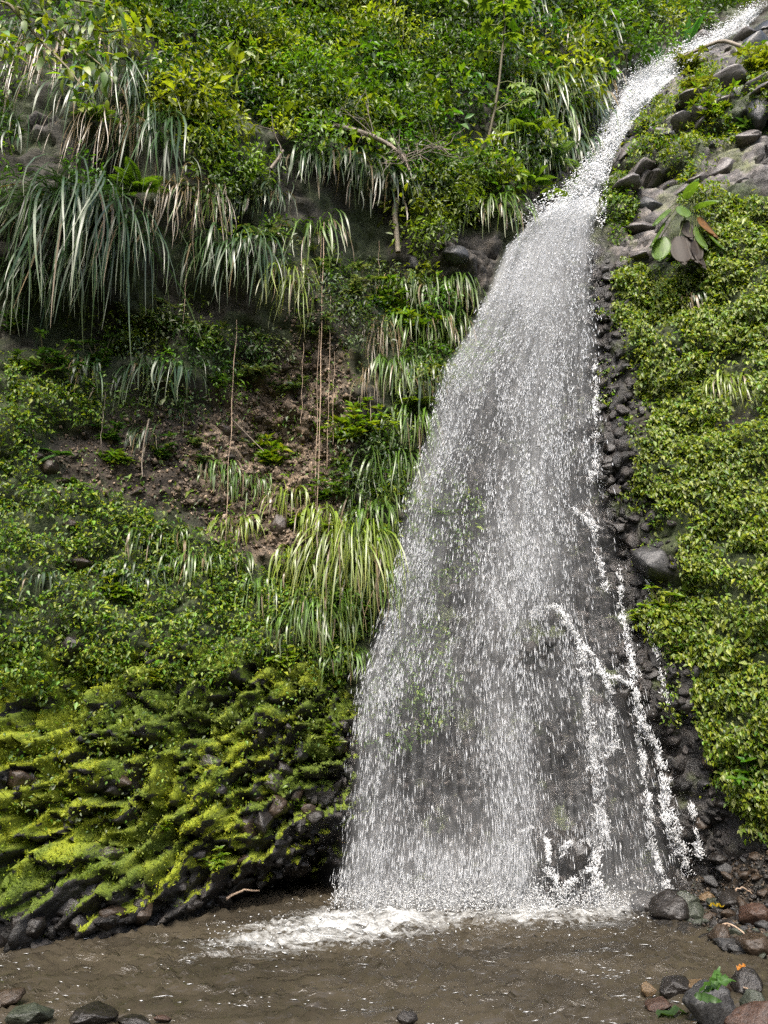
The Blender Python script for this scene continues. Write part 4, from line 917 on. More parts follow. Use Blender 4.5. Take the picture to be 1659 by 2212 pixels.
CLUMPS = [
 (165, 425, 140, 345, 130, 'strap', 'largest grass clump, long whitish leaves arching over the dark hollow at left', True, 0.8, 0.10),
 (262, 490, 90, 260, 70, 'strap', 'long grass fringe spilling from the right shoulder of the largest clump', True, 0.7, 0.1),
 (85, 575, 95, 175, 60, 'strap', 'grass clump hanging under the largest clump by the left edge', True, 0.7, 0.1),
 (232, 165, 165, 200, 120, 'strap', 'white-streaked grass curtain above the upper dark hollow', True, 0.3, 0.22),
 (345, 265, 70, 225, 70, 'strap', 'narrow pale grass clump right of the upper dark hollow', True, 0.4, 0.15),
 (140, 70, 210, 150, 95, 'strap', 'grass curtain with brown roots under the bright branch at the top left', True, 0.3, 0.35),
 (15, 265, 60, 150, 45, 'strap', 'grass clump cut off by the left edge, below the shaded corner', True, 0.6, 0.1),
 (500, 530, 165, 170, 110, 'strap', 'wide dark grass clump hanging over the earth hollow, left of the vines', True, 0.8, 0.1),
 (635, 590, 80, 140, 60, 'yellow', 'yellow-tipped grass clump left of the long vines', True, 0.8, 0.1),
 (700, 340, 210, 115, 120, 'strap', 'wide grass row below the leaning dead branch', True, 0.8, 0.12),
 (570, 415, 110, 90, 60, 'strap', 'silvery grass clump above the small cave', True, 0.7, 0.12),
 (345, 790, 150, 110, 80, 'strap', 'grass clump with drooping tips over the darkest earth', True, 0.9, 0.1),
 (670, 485, 90, 130, 45, 'grass', 'thin arching grass beside the top of the long vines', False, 0.8, 0.25),
 (45, 470, 70, 90, 30, 'dark', 'small dark grass clump left of the largest clump', False, 0.8, 0.1),
 (180, 780, 60, 90, 30, 'strap', 'small drooping grass clump under the largest clump', False, 0.5, 0.2),
 (410, 400, 120, 150, 60, 'dry', 'tangle of dry brown stems between the upper shrubs', False, 0.2, 0.7),
 (85, 100, 90, 170, 40, 'dry', 'brown hanging roots in the upper left corner', False, 0.1, 0.8),
 (240, 240, 130, 170, 50, 'dry', 'brown dead leaves hanging into the upper dark hollow', False, 0.1, 0.8),
 (455, 430, 60, 130, 35, 'grass', 'thin pale grass over the small cave', False, 0.5, 0.3),
 (820, 380, 110, 110, 60, 'dark', 'dark grass clump at the right end of the grass row', False, 0.7, 0.1),
 (1180, 170, 120, 130, 90, 'grass', 'upper part of the grassy slope left of the chute', False, 0.8, 0.1),
 (1230, 215, 110, 130, 90, 'strap', 'pale grass on the grassy slope nearest the chute', False, 0.7, 0.1),
 (1160, 265, 120, 130, 80, 'grass', 'grass clump behind the small tree fern', False, 0.7, 0.1),
 (1215, 310, 90, 110, 70, 'strap', 'whitish grass low on the grassy slope by the chute', False, 0.6, 0.1),
 (1100, 300, 70, 90, 40, 'dark', 'dark grass below the slender sapling', False, 0.7, 0.1),
 (1270, 150, 100, 90, 60, 'dark', 'dark grass under the bushes at the top of the grassy slope', False, 0.7, 0.1),
 (1065, 435, 110, 105, 70, 'grass', 'grass clump left of the lip where the water spreads', False, 0.7, 0.15),
 (1130, 25, 110, 110, 60, 'dark', 'dark grass at the top edge beside the big-leaved sapling', False, 0.5, 0.1),
 (1250, 55, 110, 110, 60, 'dark', 'dark grass fringe at the top edge above the grassy slope', False, 0.5, 0.1),
 (930, 65, 110, 110, 60, 'grass', 'grass clump at the top edge beside the bare rock face', False, 0.5, 0.15),
 (870, 25, 60, 90, 35, 'yellow', 'yellowish grass clump at the top edge, left of the slope grass', False, 0.5, 0.15),
 (860, 610, 90, 90, 50, 'grass', 'grass clump under the grey rock above the scar', False, 0.6, 0.2),
 (960, 605, 130, 100, 70, 'grass', 'grass row under the grey rocks left of the falling water', False, 0.6, 0.15),
 (900, 690, 130, 110, 80, 'grass', 'second grass row left of the falling water', False, 0.7, 0.1),
 (970, 690, 70, 100, 50, 'grass', 'grass clump touching the spray at the end of the second row', False, 0.7, 0.1),
 (880, 785, 120, 110, 90, 'grass', 'long green grass in the third row left of the falling water', False, 0.7, 0.08),
 (925, 800, 60, 100, 40, 'strap', 'grass clump in the spray at the end of the third row', False, 0.7, 0.08),
 (830, 700, 60, 120, 40, 'dry', 'dry brown strands beside the pale shrub', False, 0.3, 0.7),
 (885, 890, 80, 120, 60, 'grass', 'grass clump in the spray below the third row', False, 0.7, 0.08),
 (845, 985, 90, 130, 70, 'grass', 'long grass clump below the bright-leaved shrub', False, 0.7, 0.08),
 (800, 1080, 90, 120, 60, 'grass', 'grass clump left of the spray, halfway up', False, 0.7, 0.08),
 (765, 1150, 110, 210, 130, 'yellow', 'tallest yellow-green grass clump beside the waterfall', False, 0.8, 0.08),
 (790, 1240, 80, 150, 60, 'grass', 'grass clump at the right foot of the tallest yellow-green clump', False, 0.7, 0.08),
 (700, 1300, 110, 120, 70, 'grass', 'grass clump below the tallest yellow-green clump', False, 0.8, 0.08),
 (640, 1190, 70, 100, 50, 'yellow', 'arching yellow-green grass fountain under the earth scar', False, 0.9, 0.1),
 (575, 1255, 80, 95, 45, 'grass', 'green grass clump left of the yellow grass fountain', False, 0.8, 0.08),
 (620, 1060, 60, 85, 40, 'yellow', 'small bright grass tuft in the middle of the earth scar', False, 0.7, 0.2),
 (505, 1125, 70, 90, 40, 'yellow', 'yellow grass tuft beside the lower end of the left vine', False, 0.8, 0.15),
 (540, 1030, 90, 75, 40, 'grass', 'grass tuft on the upper left of the earth scar', False, 0.6, 0.2),
 (475, 1000, 70, 75, 35, 'grass', 'drooping grass tuft left of the left vine', False, 0.6, 0.2),
 (690, 1100, 60, 110, 45, 'yellow', 'pale grass tuft around the foot of the long vines', False, 0.6, 0.25),
 (345, 1150, 110, 75, 50, 'grass', 'spiky grass tuft above the left ground cover', False, 1.0, 0.1),
 (290, 1225, 110, 75, 45, 'dark', 'dark spiky grass tuft right of the big brown rock', False, 1.0, 0.1),
 (410, 1200, 110, 80, 50, 'grass', 'spiky grass tuft below the bare earth', False, 1.0, 0.1),
 (500, 1200, 90, 75, 40, 'grass', 'grass tuft over the left foot of the earth scar', False, 0.9, 0.1),
 (320, 930, 60, 70, 25, 'dark', 'small dark grass tuft on the shaded earth', False, 0.8, 0.2),
 (95, 1240, 90, 60, 30, 'dark', 'thin grass tuft left of the big brown rock', False, 1.0, 0.1),
 (640, 1330, 110, 90, 60, 'grass', 'grass tuft above the mossy ledges', False, 0.9, 0.08),
 (740, 1400, 70, 80, 45, 'grass', 'last grass tuft before the mossy ledges by the spray', False, 0.8, 0.08),
 (1580, 820, 70, 95, 60, 'yellow', 'pale spiky grass clump alone in the creeper on the right wall', False, 0.9, 0.15),
 (1490, 640, 60, 60, 25, 'dark', 'thin dark fringe under the dead-leaved palm', False, 0.2, 0.5),
 (800, 800, 40, 90, 20, 'dry', 'dry strands hanging beside the pale shrub over the scar', False, 0.3, 0.7),
 (850, 600, 40, 80, 20, 'dry', 'dry strands hanging under the grey rock', False, 0.3, 0.7),
]
for c in CLUMPS: grass_clump(*c)
# a few unnamed-looking filler grasses along the slope left of the chute read as one sward
a_ = Acc(); P_, N_ = scatter(Region([(1130, 170), (1290, 130), (1300, 170), (1240, 260), (1210, 370), (1140, 420), (1120, 300)], blur=1), 170, 10, 0.5, 700)
r_ = np.random.default_rng(701); n_ = len(P_)
a_.add(*blades(P_ + N_ * 0.05, -math.pi / 2 + r_.normal(0, 0.6, n_), r_.uniform(0.4, 0.9, n_), r_.normal(0.7, 0.35, n_), r_.uniform(2.5, 6, n_), 0.022 * r_.lognormal(0, 0.2, n_), A3(0.05, 0.10, 0.016) * r_.lognormal(0, 0.3, (n_, 1)), 6, -1.5, 0.03, A3(0.12, 0.14, 0.04) * r_.lognormal(0, 0.2, (n_, 1)), 5))
tag(a_.build('slope_grass', M_BLADE), 'sward of grass on the slope left of the chute', 'grass', kind='stuff')

# the wall under the creeper and ground cover carries a film of green
_g = np.clip(Z_CREEP(GU, GV) + Z_GROUND(GU, GV) + Z_ROCKVEG(GU, GV) + Z_SIDE(GU, GV), 0, 1) * (1 - smooth(0.3, 0.7, wL))
col = lerp3(col, A3(0.030, 0.045, 0.009), smooth(0.3, 0.7, _g + 0.2 * n_b) * 0.85)
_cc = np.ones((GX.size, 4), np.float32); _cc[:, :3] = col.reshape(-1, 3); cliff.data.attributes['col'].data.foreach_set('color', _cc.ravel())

# ------------------------------------------------------------------ single plants
def leaf_patch(n_seg, L, W, droop, fold=0.15, tipw=0.0):
    """one broad leaf along +X, arching down; returns verts and triangles"""
    x = np.linspace(0, 1, n_seg + 1); wd = W * 0.5 * np.sin(np.pi * np.clip(x, 0, 1) ** 0.75) ** 0.8 + 0.004
    z = -droop * L * x ** 2
    V = np.stack([np.stack([x * L, wd, z + fold * wd], -1), np.stack([x * L, 0 * x, z], -1), np.stack([x * L, -wd, z + fold * wd], -1)], 1).reshape(-1, 3)
    F = []
    for i in range(n_seg):
        a = i * 3
        for p in (0, 1): F += [(a + p, a + p + 1, a + p + 4), (a + p, a + p + 4, a + p + 3)]
    return V, np.array(F)

def rotm(az, el, roll=0.0):
    return (Matrix.Rotation(az, 3, 'Z') @ Matrix.Rotation(-el, 3, 'Y') @ Matrix.Rotation(roll, 3, 'X'))

def sapling(u, v, size, nst, leafpx, label, cols, out=0.5, hang=0.0, broad=False, name='shrub', cat='shrub', rosette=7):
    """stems out of the cliff, each ending in rosettes of leaves"""
    r = np.random.default_rng(int(u * 3 + v * 11)); P, N = hit(u, v); p = P[0]; m = mpp(p); S = size * m; lf = leafpx * m
    root = empty(name, p.tolist()); tag(root, label, cat)
    st, fl = Acc(), Acc()
    for k in range(nst):
        az = -math.pi / 2 + r.uniform(-1.35, 1.35); el = r.uniform(-0.2, 1.2) - hang
        d = np.array([math.cos(az) * math.cos(el), math.sin(az) * math.cos(el) * out - 0.12, math.sin(el)]); d = d / np.linalg.norm(d)
        ln = S * r.uniform(0.35, 1.0); t = np.linspace(0, 1, 7)[:, None]
        pts = d * ln * t + np.array([0, 0, 0.22 * (1 if hang < 0.5 else -1)]) * ln * t ** 2
        V, Fa = tube(pts, np.linspace(0.012, 0.004, 7) * (S / 0.5 + 0.5)); st.add(V, Fa, A3(0.10, 0.085, 0.045))
        for q in ([1.0, 0.66, 0.42] if ln > S * 0.5 else [1.0, 0.6]):
            c = pts[int(q * 6)]; n = rosette
            a2 = np.arange(n) * 2.4 + r.uniform(0, 6); D = np.stack([np.cos(a2), np.sin(a2), r.uniform(-0.25, 0.55, n)], -1)
            D = nrm(D + d * 0.35); Nn = nrm(np.array([0, -0.35, 1.0]) + r.normal(0, 0.25, (n, 3)))
            cc = pal(n, cols, [1] * len(cols), r, 0.25)
            if broad:
                for i in range(n):
                    Vl, Fl = leaf_patch(4, lf * r.uniform(0.7, 1.15), lf * 0.45, 0.35)
                    R = np.array(Matrix((Vector(D[i]), Vector(np.cross(Nn[i], D[i])).normalized(), Vector(Nn[i]))).transposed())
                    fl.add(Vl @ R.T + c, Fl, cc[i])
            else:
                fl.add(*leaves(np.tile(c, (n, 1)), D, Nn, lf * r.uniform(0.7, 1.15, n), lf * 0.38, cc, 0.2))
    st.build('stem', M_DEAD, root); o = fl.build('foliage', M_LEAF, root); tag(o, kind='stuff')
    return root

B_BR = [A3(0.10, 0.17, 0.012), A3(0.14, 0.20, 0.016)]
B_PA = [A3(0.085, 0.12, 0.06), A3(0.05, 0.09, 0.03), A3(0.11, 0.14, 0.08)]
B_DK = [A3(0.03, 0.07, 0.016), A3(0.045, 0.09, 0.02)]
B_FR = [A3(0.06, 0.12, 0.016), A3(0.09, 0.15, 0.02)]
for a in [
 (545, 815, 75, 9, 24, 'grey-green sapling with pale rosettes standing out over the bare earth', B_PA),
 (620, 845, 45, 5, 22, 'small grey-green sapling at the edge of the bare earth', B_PA),
 (370, 715, 70, 8, 19, 'pale-leaved shrub hanging below the middle of the long grass', B_PA),
 (300, 700, 60, 6, 19, 'whitish-leaved shrub behind the tips of the largest grass clump', B_PA),
 (270, 770, 60, 7, 22, 'shrub with shiny whitish leaves above the drooping grass', B_PA),
 (450, 760, 55, 6, 19, 'loose shrub with shiny leaves left of the vines', B_PA),
 (470, 840, 55, 6, 18, 'low shrub trailing along the top of the earth hollow', B_DK),
 (100, 800, 85, 10, 22, 'dark glossy shrub under the overhang at left', B_DK),
 (215, 800, 70, 8, 20, 'dark shrub between the overhang and the drooping grass', B_DK),
 (30, 720, 60, 6, 24, 'dark big-leaved shrub by the left edge under the overhang', B_DK),
 (590, 1010, 55, 7, 26, 'bright yellow-green seedling with drooping leaves on the scar', B_BR),
 (420, 965, 30, 3, 17, 'single rosette seedling left of the left vine', B_PA),
 (440, 1005, 45, 4, 18, 'pair of rosettes on dark earth above the spiky grass', B_PA),
 (555, 975, 40, 3, 16, 'thin seedling where the bent twig ends', B_PA),
 (745, 955, 80, 10, 26, 'bright large-leaved shrub at the right rim of the earth scar', B_BR),
 (800, 935, 65, 8, 22, 'yellowish shrub between the rim of the scar and the spray', B_BR),
 (720, 1080, 60, 8, 22, 'fresh green shrub at the lower right of the scar', B_FR),
 (750, 1030, 45, 5, 20, 'grey-green shrub on the right flank of the scar', B_PA),
 (640, 1140, 35, 5, 18, 'light green seedling above the yellow grass fountain', B_BR),
 (700, 1170, 40, 5, 20, 'light green seedling between the vines and the tall grass', B_BR),
 (760, 640, 80, 10, 18, 'pale fine-leaved shrub right of the long vines', B_PA),
 (700, 590, 60, 7, 18, 'pale shrub just behind the long vines', B_PA),
 (830, 660, 55, 7, 24, 'light green leafy shrub at the left end of the grass rows', B_FR),
 (890, 715, 60, 8, 26, 'bushy bright plant between the grass rows', B_BR),
 (700, 730, 55, 6, 18, 'pale shrub low beside the long vines', B_PA),
 (590, 520, 60, 7, 18, 'pale rosette shrub between the grass clumps above the earth hollow', B_PA),
 (250, 1300, 45, 6, 26, 'bright broad-leaved seedling over the left ground cover', B_BR),
 (340, 1000, 55, 6, 22, 'drooping dark green sapling on the shaded earth', B_DK),
 (235, 960, 45, 5, 22, 'dark trailing sprig at the top of the shaded earth', B_DK),
 (250, 1000, 35, 4, 26, 'bright feathery seedling on the shaded slope', B_FR),
 (620, 1440, 45, 6, 20, 'bright seedling at the top of the mossy ledges', B_BR),
 (330, 1480, 40, 6, 18, 'yellow seedling on the upper moss', [A3(0.17, 0.19, 0.02)]),
 (470, 1870, 35, 6, 18, 'fresh seedling in the moss under the cracked block', B_BR),
 (350, 1800, 25, 4, 16, 'tiny bright seedling on the moss, lower left', B_BR),
 (640, 1745, 25, 4, 16, 'tiny bright seedling right of the cracked block', B_BR),
 (715, 1615, 35, 5, 18, 'small bright seedling in the moss next to the spray', B_BR),
 (735, 1480, 30, 4, 18, 'green seedling on the bare rim beside the spray', B_FR),
 (1440, 1330, 70, 10, 22, 'bright leafy bush on the wet rock right of the water', B_BR),
 (1380, 1345, 30, 4, 18, 'small leafy sprig left of the bush on wet rock', B_BR),
 (1470, 1420, 60, 9, 16, 'fine-leaved bush under the big wet nose of rock', B_FR),
 (1630, 295, 38, 7, 26, 'dark green rosette plant on pale rock at the right edge', B_DK),
 (1640, 160, 60, 10, 22, 'golden-green bush at the right edge above the pale rock', [A3(0.18, 0.18, 0.015), A3(0.14, 0.17, 0.02)]),
 (1545, 265, 75, 12, 20, 'largest yellow-green bush on the pale rock', B_BR),
 (1480, 160, 55, 9, 18, 'olive bush on the rock just right of the chute', [A3(0.11, 0.13, 0.02)]),
 (1505, 205, 50, 8, 18, 'golden cushion plant between the two upper rock bushes', [A3(0.17, 0.16, 0.02)]),
 (1620, 1690, 60, 8, 30, 'glossy bright green plant at the foot of the creeper wall', [A3(0.07, 0.16, 0.012)]),
 (1460, 560, 40, 6, 20, 'leafy sprig at the left edge of the creeper below the palm', B_FR),
]: sapling(*a)

def sprig_tree():
    """slender sapling with a few very large lobed leaves, in front of the grassy slope"""
    p, _ = hit(1055, 300); p = p[0] + np.array([0, -0.05, 0]); m = mpp(p)
    root = empty('sapling', p.tolist()); tag(root, 'slender sapling with big bright lobed leaves above the grassy slope', 'sapling')
    uv = [(1055, 300), (1068, 240), (1078, 180), (1084, 120), (1090, 60), (1088, 0), (1092, -60)]
    pts = np.array([at(u, v, p[1] - 0.05 - 0.06 * i) - p for i, (u, v) in enumerate(uv)])
    V, Fa = tube(pts, np.linspace(0.028, 0.013, 7), 8); a = Acc(); a.add(V, Fa, A3(0.10, 0.085, 0.05)); a.build('trunk', M_DEAD, root)
    r = np.random.default_rng(4)
    def lobed(size):
        A = Acc(); n = 9
        for i in range(n):
            an = (i - (n - 1) / 2) * 0.62; L = size * (0.62 + 0.38 * math.cos(an * 0.5))
            V, Fa = leaf_patch(5, L, L * 0.42, 0.25, 0.2); R = np.array(Matrix.Rotation(an, 3, 'Z'))
            A.add(V @ R.T, Fa, A3(0.14, 0.21, 0.02) * r.uniform(0.85, 1.1))
        return mesh_np('leaf', np.concatenate(A.V), np.concatenate(A.F), np.concatenate(A.C))
    for (u, v, s, az, el) in [(1050, 5, 40, -2.6, -0.2), (1085, 18, 44, -1.4, -0.3), (1125, 8, 40, -0.6, -0.2), (1070, 70, 34, -2.4, -0.5), (1105, 75, 44, -0.9, -0.4), (1085, 50, 34, -1.6, -0.3), (1140, 190, 42, -0.8, -0.8), (1115, 180, 36, -1.4, -0.8), (1135, 215, 34, -1.9, -0.9), (1055, 55, 30, 3.0, -0.3), (1150, 205, 30, -0.3, -0.9), (1040, 110, 26, 2.8, -0.6)]:
        o = link('leaf', lobed(s * m * 0.72), M_LEAF, root); q = at(u, v, p[1] - 0.30)
        o.location = (q - p).tolist(); o.rotation_euler = (r.normal(0.35, 0.2), -el, az)
        st = np.array([pts[np.argmin(np.abs(pts[:, 2] - (q - p)[2] + 0.15))], q - p])
        V, Fa = tube(np.array([st[0], st.mean(0) + [0, 0, 0.05], st[1]]), 0.008, 5); b = Acc(); b.add(V, Fa, A3(0.16, 0.18, 0.05)); b.build('leaf_stalk', M_LEAF, root)
sprig_tree()

def frond(L, n, w, droop, c):
    A = Acc(); t = np.linspace(0, 1, n); P = np.stack([t * L, 0 * t, 0.25 * L * t - droop * L * t ** 2], -1)
    V, Fa = tube(P, np.linspace(0.008, 0.003, n), 4); A.add(V, Fa, c * 0.7)
    ln = w * np.sin(np.pi * np.clip(t * 0.93 + 0.06, 0, 1)) ** 0.7
    for s in (-1, 1):
        D = np.stack([0.35 + 0 * t, s + 0 * t, -0.25 + 0 * t], -1)
        A.add(*leaves(P, D, np.tile([0.05, 0, 1.0], (n, 1)), ln, L / n * 1.5 + 0 * t, np.tile(c, (n, 1)), 0.12))
    return mesh_np('frond', np.concatenate(A.V), np.concatenate(A.F), np.concatenate(A.C))

def fern(u, v, px, nf, label, c, az0=-math.pi / 2, spread=2.6, name='fern', droop=0.55, el=0.2, dense=22):
    p, N = hit(u, v); p = p[0] + N[0] * 0.08; m = mpp(p); L = px * m; r = np.random.default_rng(int(u + v))
    root = empty(name, p.tolist()); tag(root, label, 'fern'); me = frond(L, dense, L * 0.28, droop, c)
    for k in range(nf):
        o = link('frond', me, M_LEAF, root); o.rotation_euler = (r.normal(0, 0.2), -(el + r.normal(0, 0.2)), az0 + (k / max(nf - 1, 1) - 0.5) * spread + r.normal(0, 0.12)); s = r.uniform(0.75, 1.1); o.scale = (s, s, s)
fern(1120, 300, 75, 9, 'upper tree fern with ladder-like fronds against the grassy slope', A3(0.12, 0.19, 0.02), spread=4.5)
fern(1175, 350, 70, 8, 'lower tree fern with pale spread fronds by the chute ledge', A3(0.10, 0.17, 0.05), spread=4.2)
fern(945, 1115, 45, 6, 'small fern half hidden by the falling water', A3(0.09, 0.16, 0.02))
fern(895, 870, 55, 6, 'fern with bright fronds between the grass rows', A3(0.13, 0.20, 0.02))
fern(205, 260, 60, 7, 'delicate fern on the ledge above the largest grass clump', A3(0.10, 0.17, 0.02), spread=3.4)
fern(300, 420, 75, 9, 'feathery bright fern lit up on top of the largest grass clump', A3(0.09, 0.17, 0.015), spread=3.6)
fern(130, 990, 50, 5, 'drooping fern on the shaded brown stones', A3(0.05, 0.12, 0.02))
fern(160, 1050, 40, 5, 'small bright fern on the shaded left slope', A3(0.09, 0.16, 0.02))
fern(1660, 260, 70, 6, 'arching fern by the right edge of the pale rock', A3(0.10, 0.16, 0.02))

def broad_plant(u, v, pxs, label, c, name='leafy_plant', cat='plant', n=8, el=0.5, wr=0.5, spread=3.0, droop=0.5):
    p, N = hit(u, v); p = p[0] + N[0] * 0.06; m = mpp(p); r = np.random.default_rng(int(u * 2 + v)); root = empty(name, p.tolist()); tag(root, label, cat)
    for k in range(n):
        L = pxs * m * r.uniform(0.7, 1.1); V, Fa = leaf_patch(7, L, L * wr, droop, 0.25); V = V + [L * 0.35, 0, 0]
        o = link('leaf', mesh_np('leaf', V, Fa, np.tile(c * r.uniform(0.75, 1.2), (len(V), 1))), M_LEAF, root)
        az = -math.pi / 2 + (k / max(n - 1, 1) - 0.5) * spread + r.normal(0, 0.15); e = el + r.normal(0, 0.25); o.rotation_euler = (r.normal(0, 0.2), -e, az)
        d = np.array([math.cos(az) * math.cos(e), math.sin(az) * math.cos(e), math.sin(e)])
        V, Fa = tube(np.array([[0, 0, 0], d * L * 0.2, d * L * 0.37]), 0.008, 5); b = Acc(); b.add(V, Fa, c); b.build('stalk', M_LEAF, root)
broad_plant(1140, 405, 42, 'clump of broad arum-like leaves on the ledge left of the chute', A3(0.10, 0.18, 0.02), n=11, el=0.35)
broad_plant(1185, 425, 30, 'small broad-leaved plant at the lip where the water spreads', A3(0.11, 0.17, 0.02), n=6, el=0.2)
broad_plant(1478, 108, 52, 'wild banana plant with upright leaves behind the chute', A3(0.06, 0.20, 0.02), name='banana_plant', n=7, el=1.15, wr=0.28, spread=2.2, droop=0.12)
broad_plant(1420, 140, 34, 'small upright-leaved plant at the bend of the chute', A3(0.06, 0.18, 0.02), n=4, el=1.2, wr=0.3, droop=0.1)
broad_plant(262, 1285, 32, 'pair of long bright leaves over the left ground cover', A3(0.13, 0.19, 0.02), n=3, el=0.1, wr=0.3)

def palm():
    """cyclanth-like plant: pleated two-lobed leaves, the old ones hanging brown"""
    p, N = hit(1480, 455); p = p[0] + np.array([0, -0.30, 0]); m = mpp(p); r = np.random.default_rng(8)
    root = empty('palm', p.tolist()); tag(root, 'drooping palm-like plant with brown dead leaves on the right wall', 'palm')
    def pleated(L, W, dead, dr):
        n, k = 9, 9; x = np.linspace(0, 1, n); y = np.linspace(-1, 1, k); X, Y = np.meshgrid(x, y, indexing='ij')
        wid = W * 0.5 * (np.sin(np.pi * np.clip(x * 0.93 + 0.06, 0, 1) ** 0.8) ** 0.7)[:, None]
        tip = 0.16 * np.abs(np.abs(Y) - 0.45) * X ** 4          # two points at the end
        V = np.stack([X * L * (1 - tip * 1.4), Y * wid, 0.012 * np.cos(np.arange(k) * math.pi)[None] - dr * L * X ** 2 - 0.25 * wid * Y ** 2], -1).reshape(-1, 3)
        i = (np.arange(n - 1)[:, None] * k + np.arange(k - 1)[None]).ravel()
        F = np.concatenate([np.stack([i, i + 1, i + k + 1], -1), np.stack([i, i + k + 1, i + k], -1)])
        base = {0: A3(0.085, 0.15, 0.025), 1: A3(0.026, 0.018, 0.012), 2: A3(0.12, 0.055, 0.014)}[dead]
        return mesh_np('leaf', V, F, np.tile(base, (len(V), 1)) * r.uniform(0.8, 1.15, (len(V), 1)))
    for (u, v, L, W, az, el, dead, lab) in [(1440, 455, 62, 30, -2.5, -0.75, 0, None), (1432, 485, 62, 28, -2.7, -1.0, 0, None), (1500, 450, 44, 26, -1.0, 0.1, 0, None), (1470, 445, 58, 22, -1.7, -0.9, 0, None), (1482, 430, 50, 20, -1.6, 0.4, 0, None),
        (1515, 470, 58, 34, -1.0, -1.2, 2, 'rust-brown dead leaf'), (1467, 510, 66, 32, -1.7, -1.42, 1, 'grey-brown dead leaf'), (1490, 508, 64, 32, -1.4, -1.42, 1, 'grey-brown dead leaf'), (1428, 512, 60, 30, -2.2, -1.3, 0, None), (1480, 475, 52, 22, -1.5, -1.35, 1, 'grey-brown dead leaf'), (1530, 500, 50, 22, -0.7, -1.15, 0, None), (1505, 490, 56, 22, -1.2, -1.4, 0, None), (1500, 520, 62, 24, -1.1, -1.45, 1, 'grey-brown dead leaf')]:
        o = link('leaf', pleated(L * m * 1.3, W * m * 1.3, dead, 0.35 * max(-0.35, 1 + el)), M_DEAD if dead else M_LEAF, root)
        q = at(u, v, p[1] - 0.30 - 0.003 * (v - 440)); o.location = (q - p).tolist(); o.rotation_euler = (r.normal(0, 0.12), -el, az)
        if lab: o['label'] = lab
        V, Fa = tube(np.array([[0, 0, -0.05], (q - p) * 0.6 + [0, -0.05, 0.06], q - p]), 0.009, 5); b = Acc(); b.add(V, Fa, A3(0.10, 0.12, 0.04)); b.build('leaf_stalk', M_LEAF, root)
palm()

def leaning_branch(uv, d0, r0, r1, label, name='branch', cat='branch', mat=M_WOOD, twigs=0, seed=1, dep=0.35, ydrift=0.0):
    P, N = hit([q[0] for q in uv], [q[1] for q in uv]); Y = P[:, 1].min() - dep + np.linspace(0, ydrift, len(uv))
    pts = np.array([at(u, v, y) for (u, v), y in zip(uv, Y)]); t = np.linspace(0, len(uv) - 1, len(uv) * 4)
    pts = np.stack([np.interp(t, np.arange(len(uv)), pts[:, k]) for k in range(3)], -1); pts[1:-1] = (pts[:-2] + pts[2:] + pts[1:-1] * 2) / 4
    o0 = pts[0].copy(); root = empty(name, o0.tolist()); tag(root, label, cat)
    V, Fa = tube(pts - o0, np.linspace(r0, r1, len(pts)), 7); a = Acc(); a.add(V, Fa, A3(0.2, 0.17, 0.13)); a.build('stem', mat, root)
    r = np.random.default_rng(seed)
    for k in range(twigs):
        b = pts[r.integers(len(pts) // 3, len(pts))] - o0; L = r.uniform(0.25, 0.75); d = nrm(np.array([r.normal(0, 1), r.normal(-0.3, 0.3), r.normal(0.15, 0.7)]))
        tt = np.linspace(0, 1, 6)[:, None]; q = b + d * L * tt + np.array([0, 0, r.normal(0, 0.25)]) * tt ** 2 + r.normal(0, 0.015, (6, 3))
        V, Fa = tube(q, np.linspace(0.009, 0.003, 6), 4); a = Acc(); a.add(V, Fa, A3(0.3, 0.27, 0.22))
        for _ in range(2):
            j = r.integers(2, 5); d2 = nrm(d + r.normal(0, 0.7, 3)); V, Fa = tube(q[j] + d2 * L * 0.5 * np.linspace(0, 1, 4)[:, None], np.linspace(0.006, 0.0025, 4), 4); a.add(V, Fa, A3(0.3, 0.27, 0.22))
        a.build('twig', mat, root)
    return root, pts
leaning_branch([(720, 272), (760, 280), (800, 292), (840, 312), (872, 338), (884, 368)], 0, 0.05, 0.022, 'dead branch leaning out of the shrubs with bare twigs', twigs=20, seed=3)
leaning_branch([(860, 345), (890, 330), (930, 318), (975, 325)], 0, 0.016, 0.006, 'bare forked twig pointing right from the dead branch', twigs=9, seed=4)
leaning_branch([(585, 365), (600, 345), (612, 325)], 0, 0.03, 0.022, 'short mossy broken branch above the wide grass row', twigs=2, seed=5)
leaning_branch([(500, 905), (520, 925), (550, 955), (570, 975)], 0, 0.010, 0.007, 'thin bent twig crossing the bare earth', twigs=0, dep=0.15)
leaning_branch([(322, 905), (312, 950), (306, 1000), (308, 1030)], 0, 0.012, 0.008, 'bare drooping root over the shaded earth', dep=0.2)
leaning_branch([(860, 545), (856, 500), (852, 455), (858, 430)], 0, 0.045, 0.05, 'shaggy hanging root with dry moss under the dark shrubs', dep=0.2, mat=M_DEAD)
leaning_branch([(1660, 150), (1625, 110), (1560, 85), (1480, 120), (1440, 140)], 0, 0.05, 0.03, 'dark trunk lying along the far edge of the chute', dep=-0.2, ydrift=1.2)

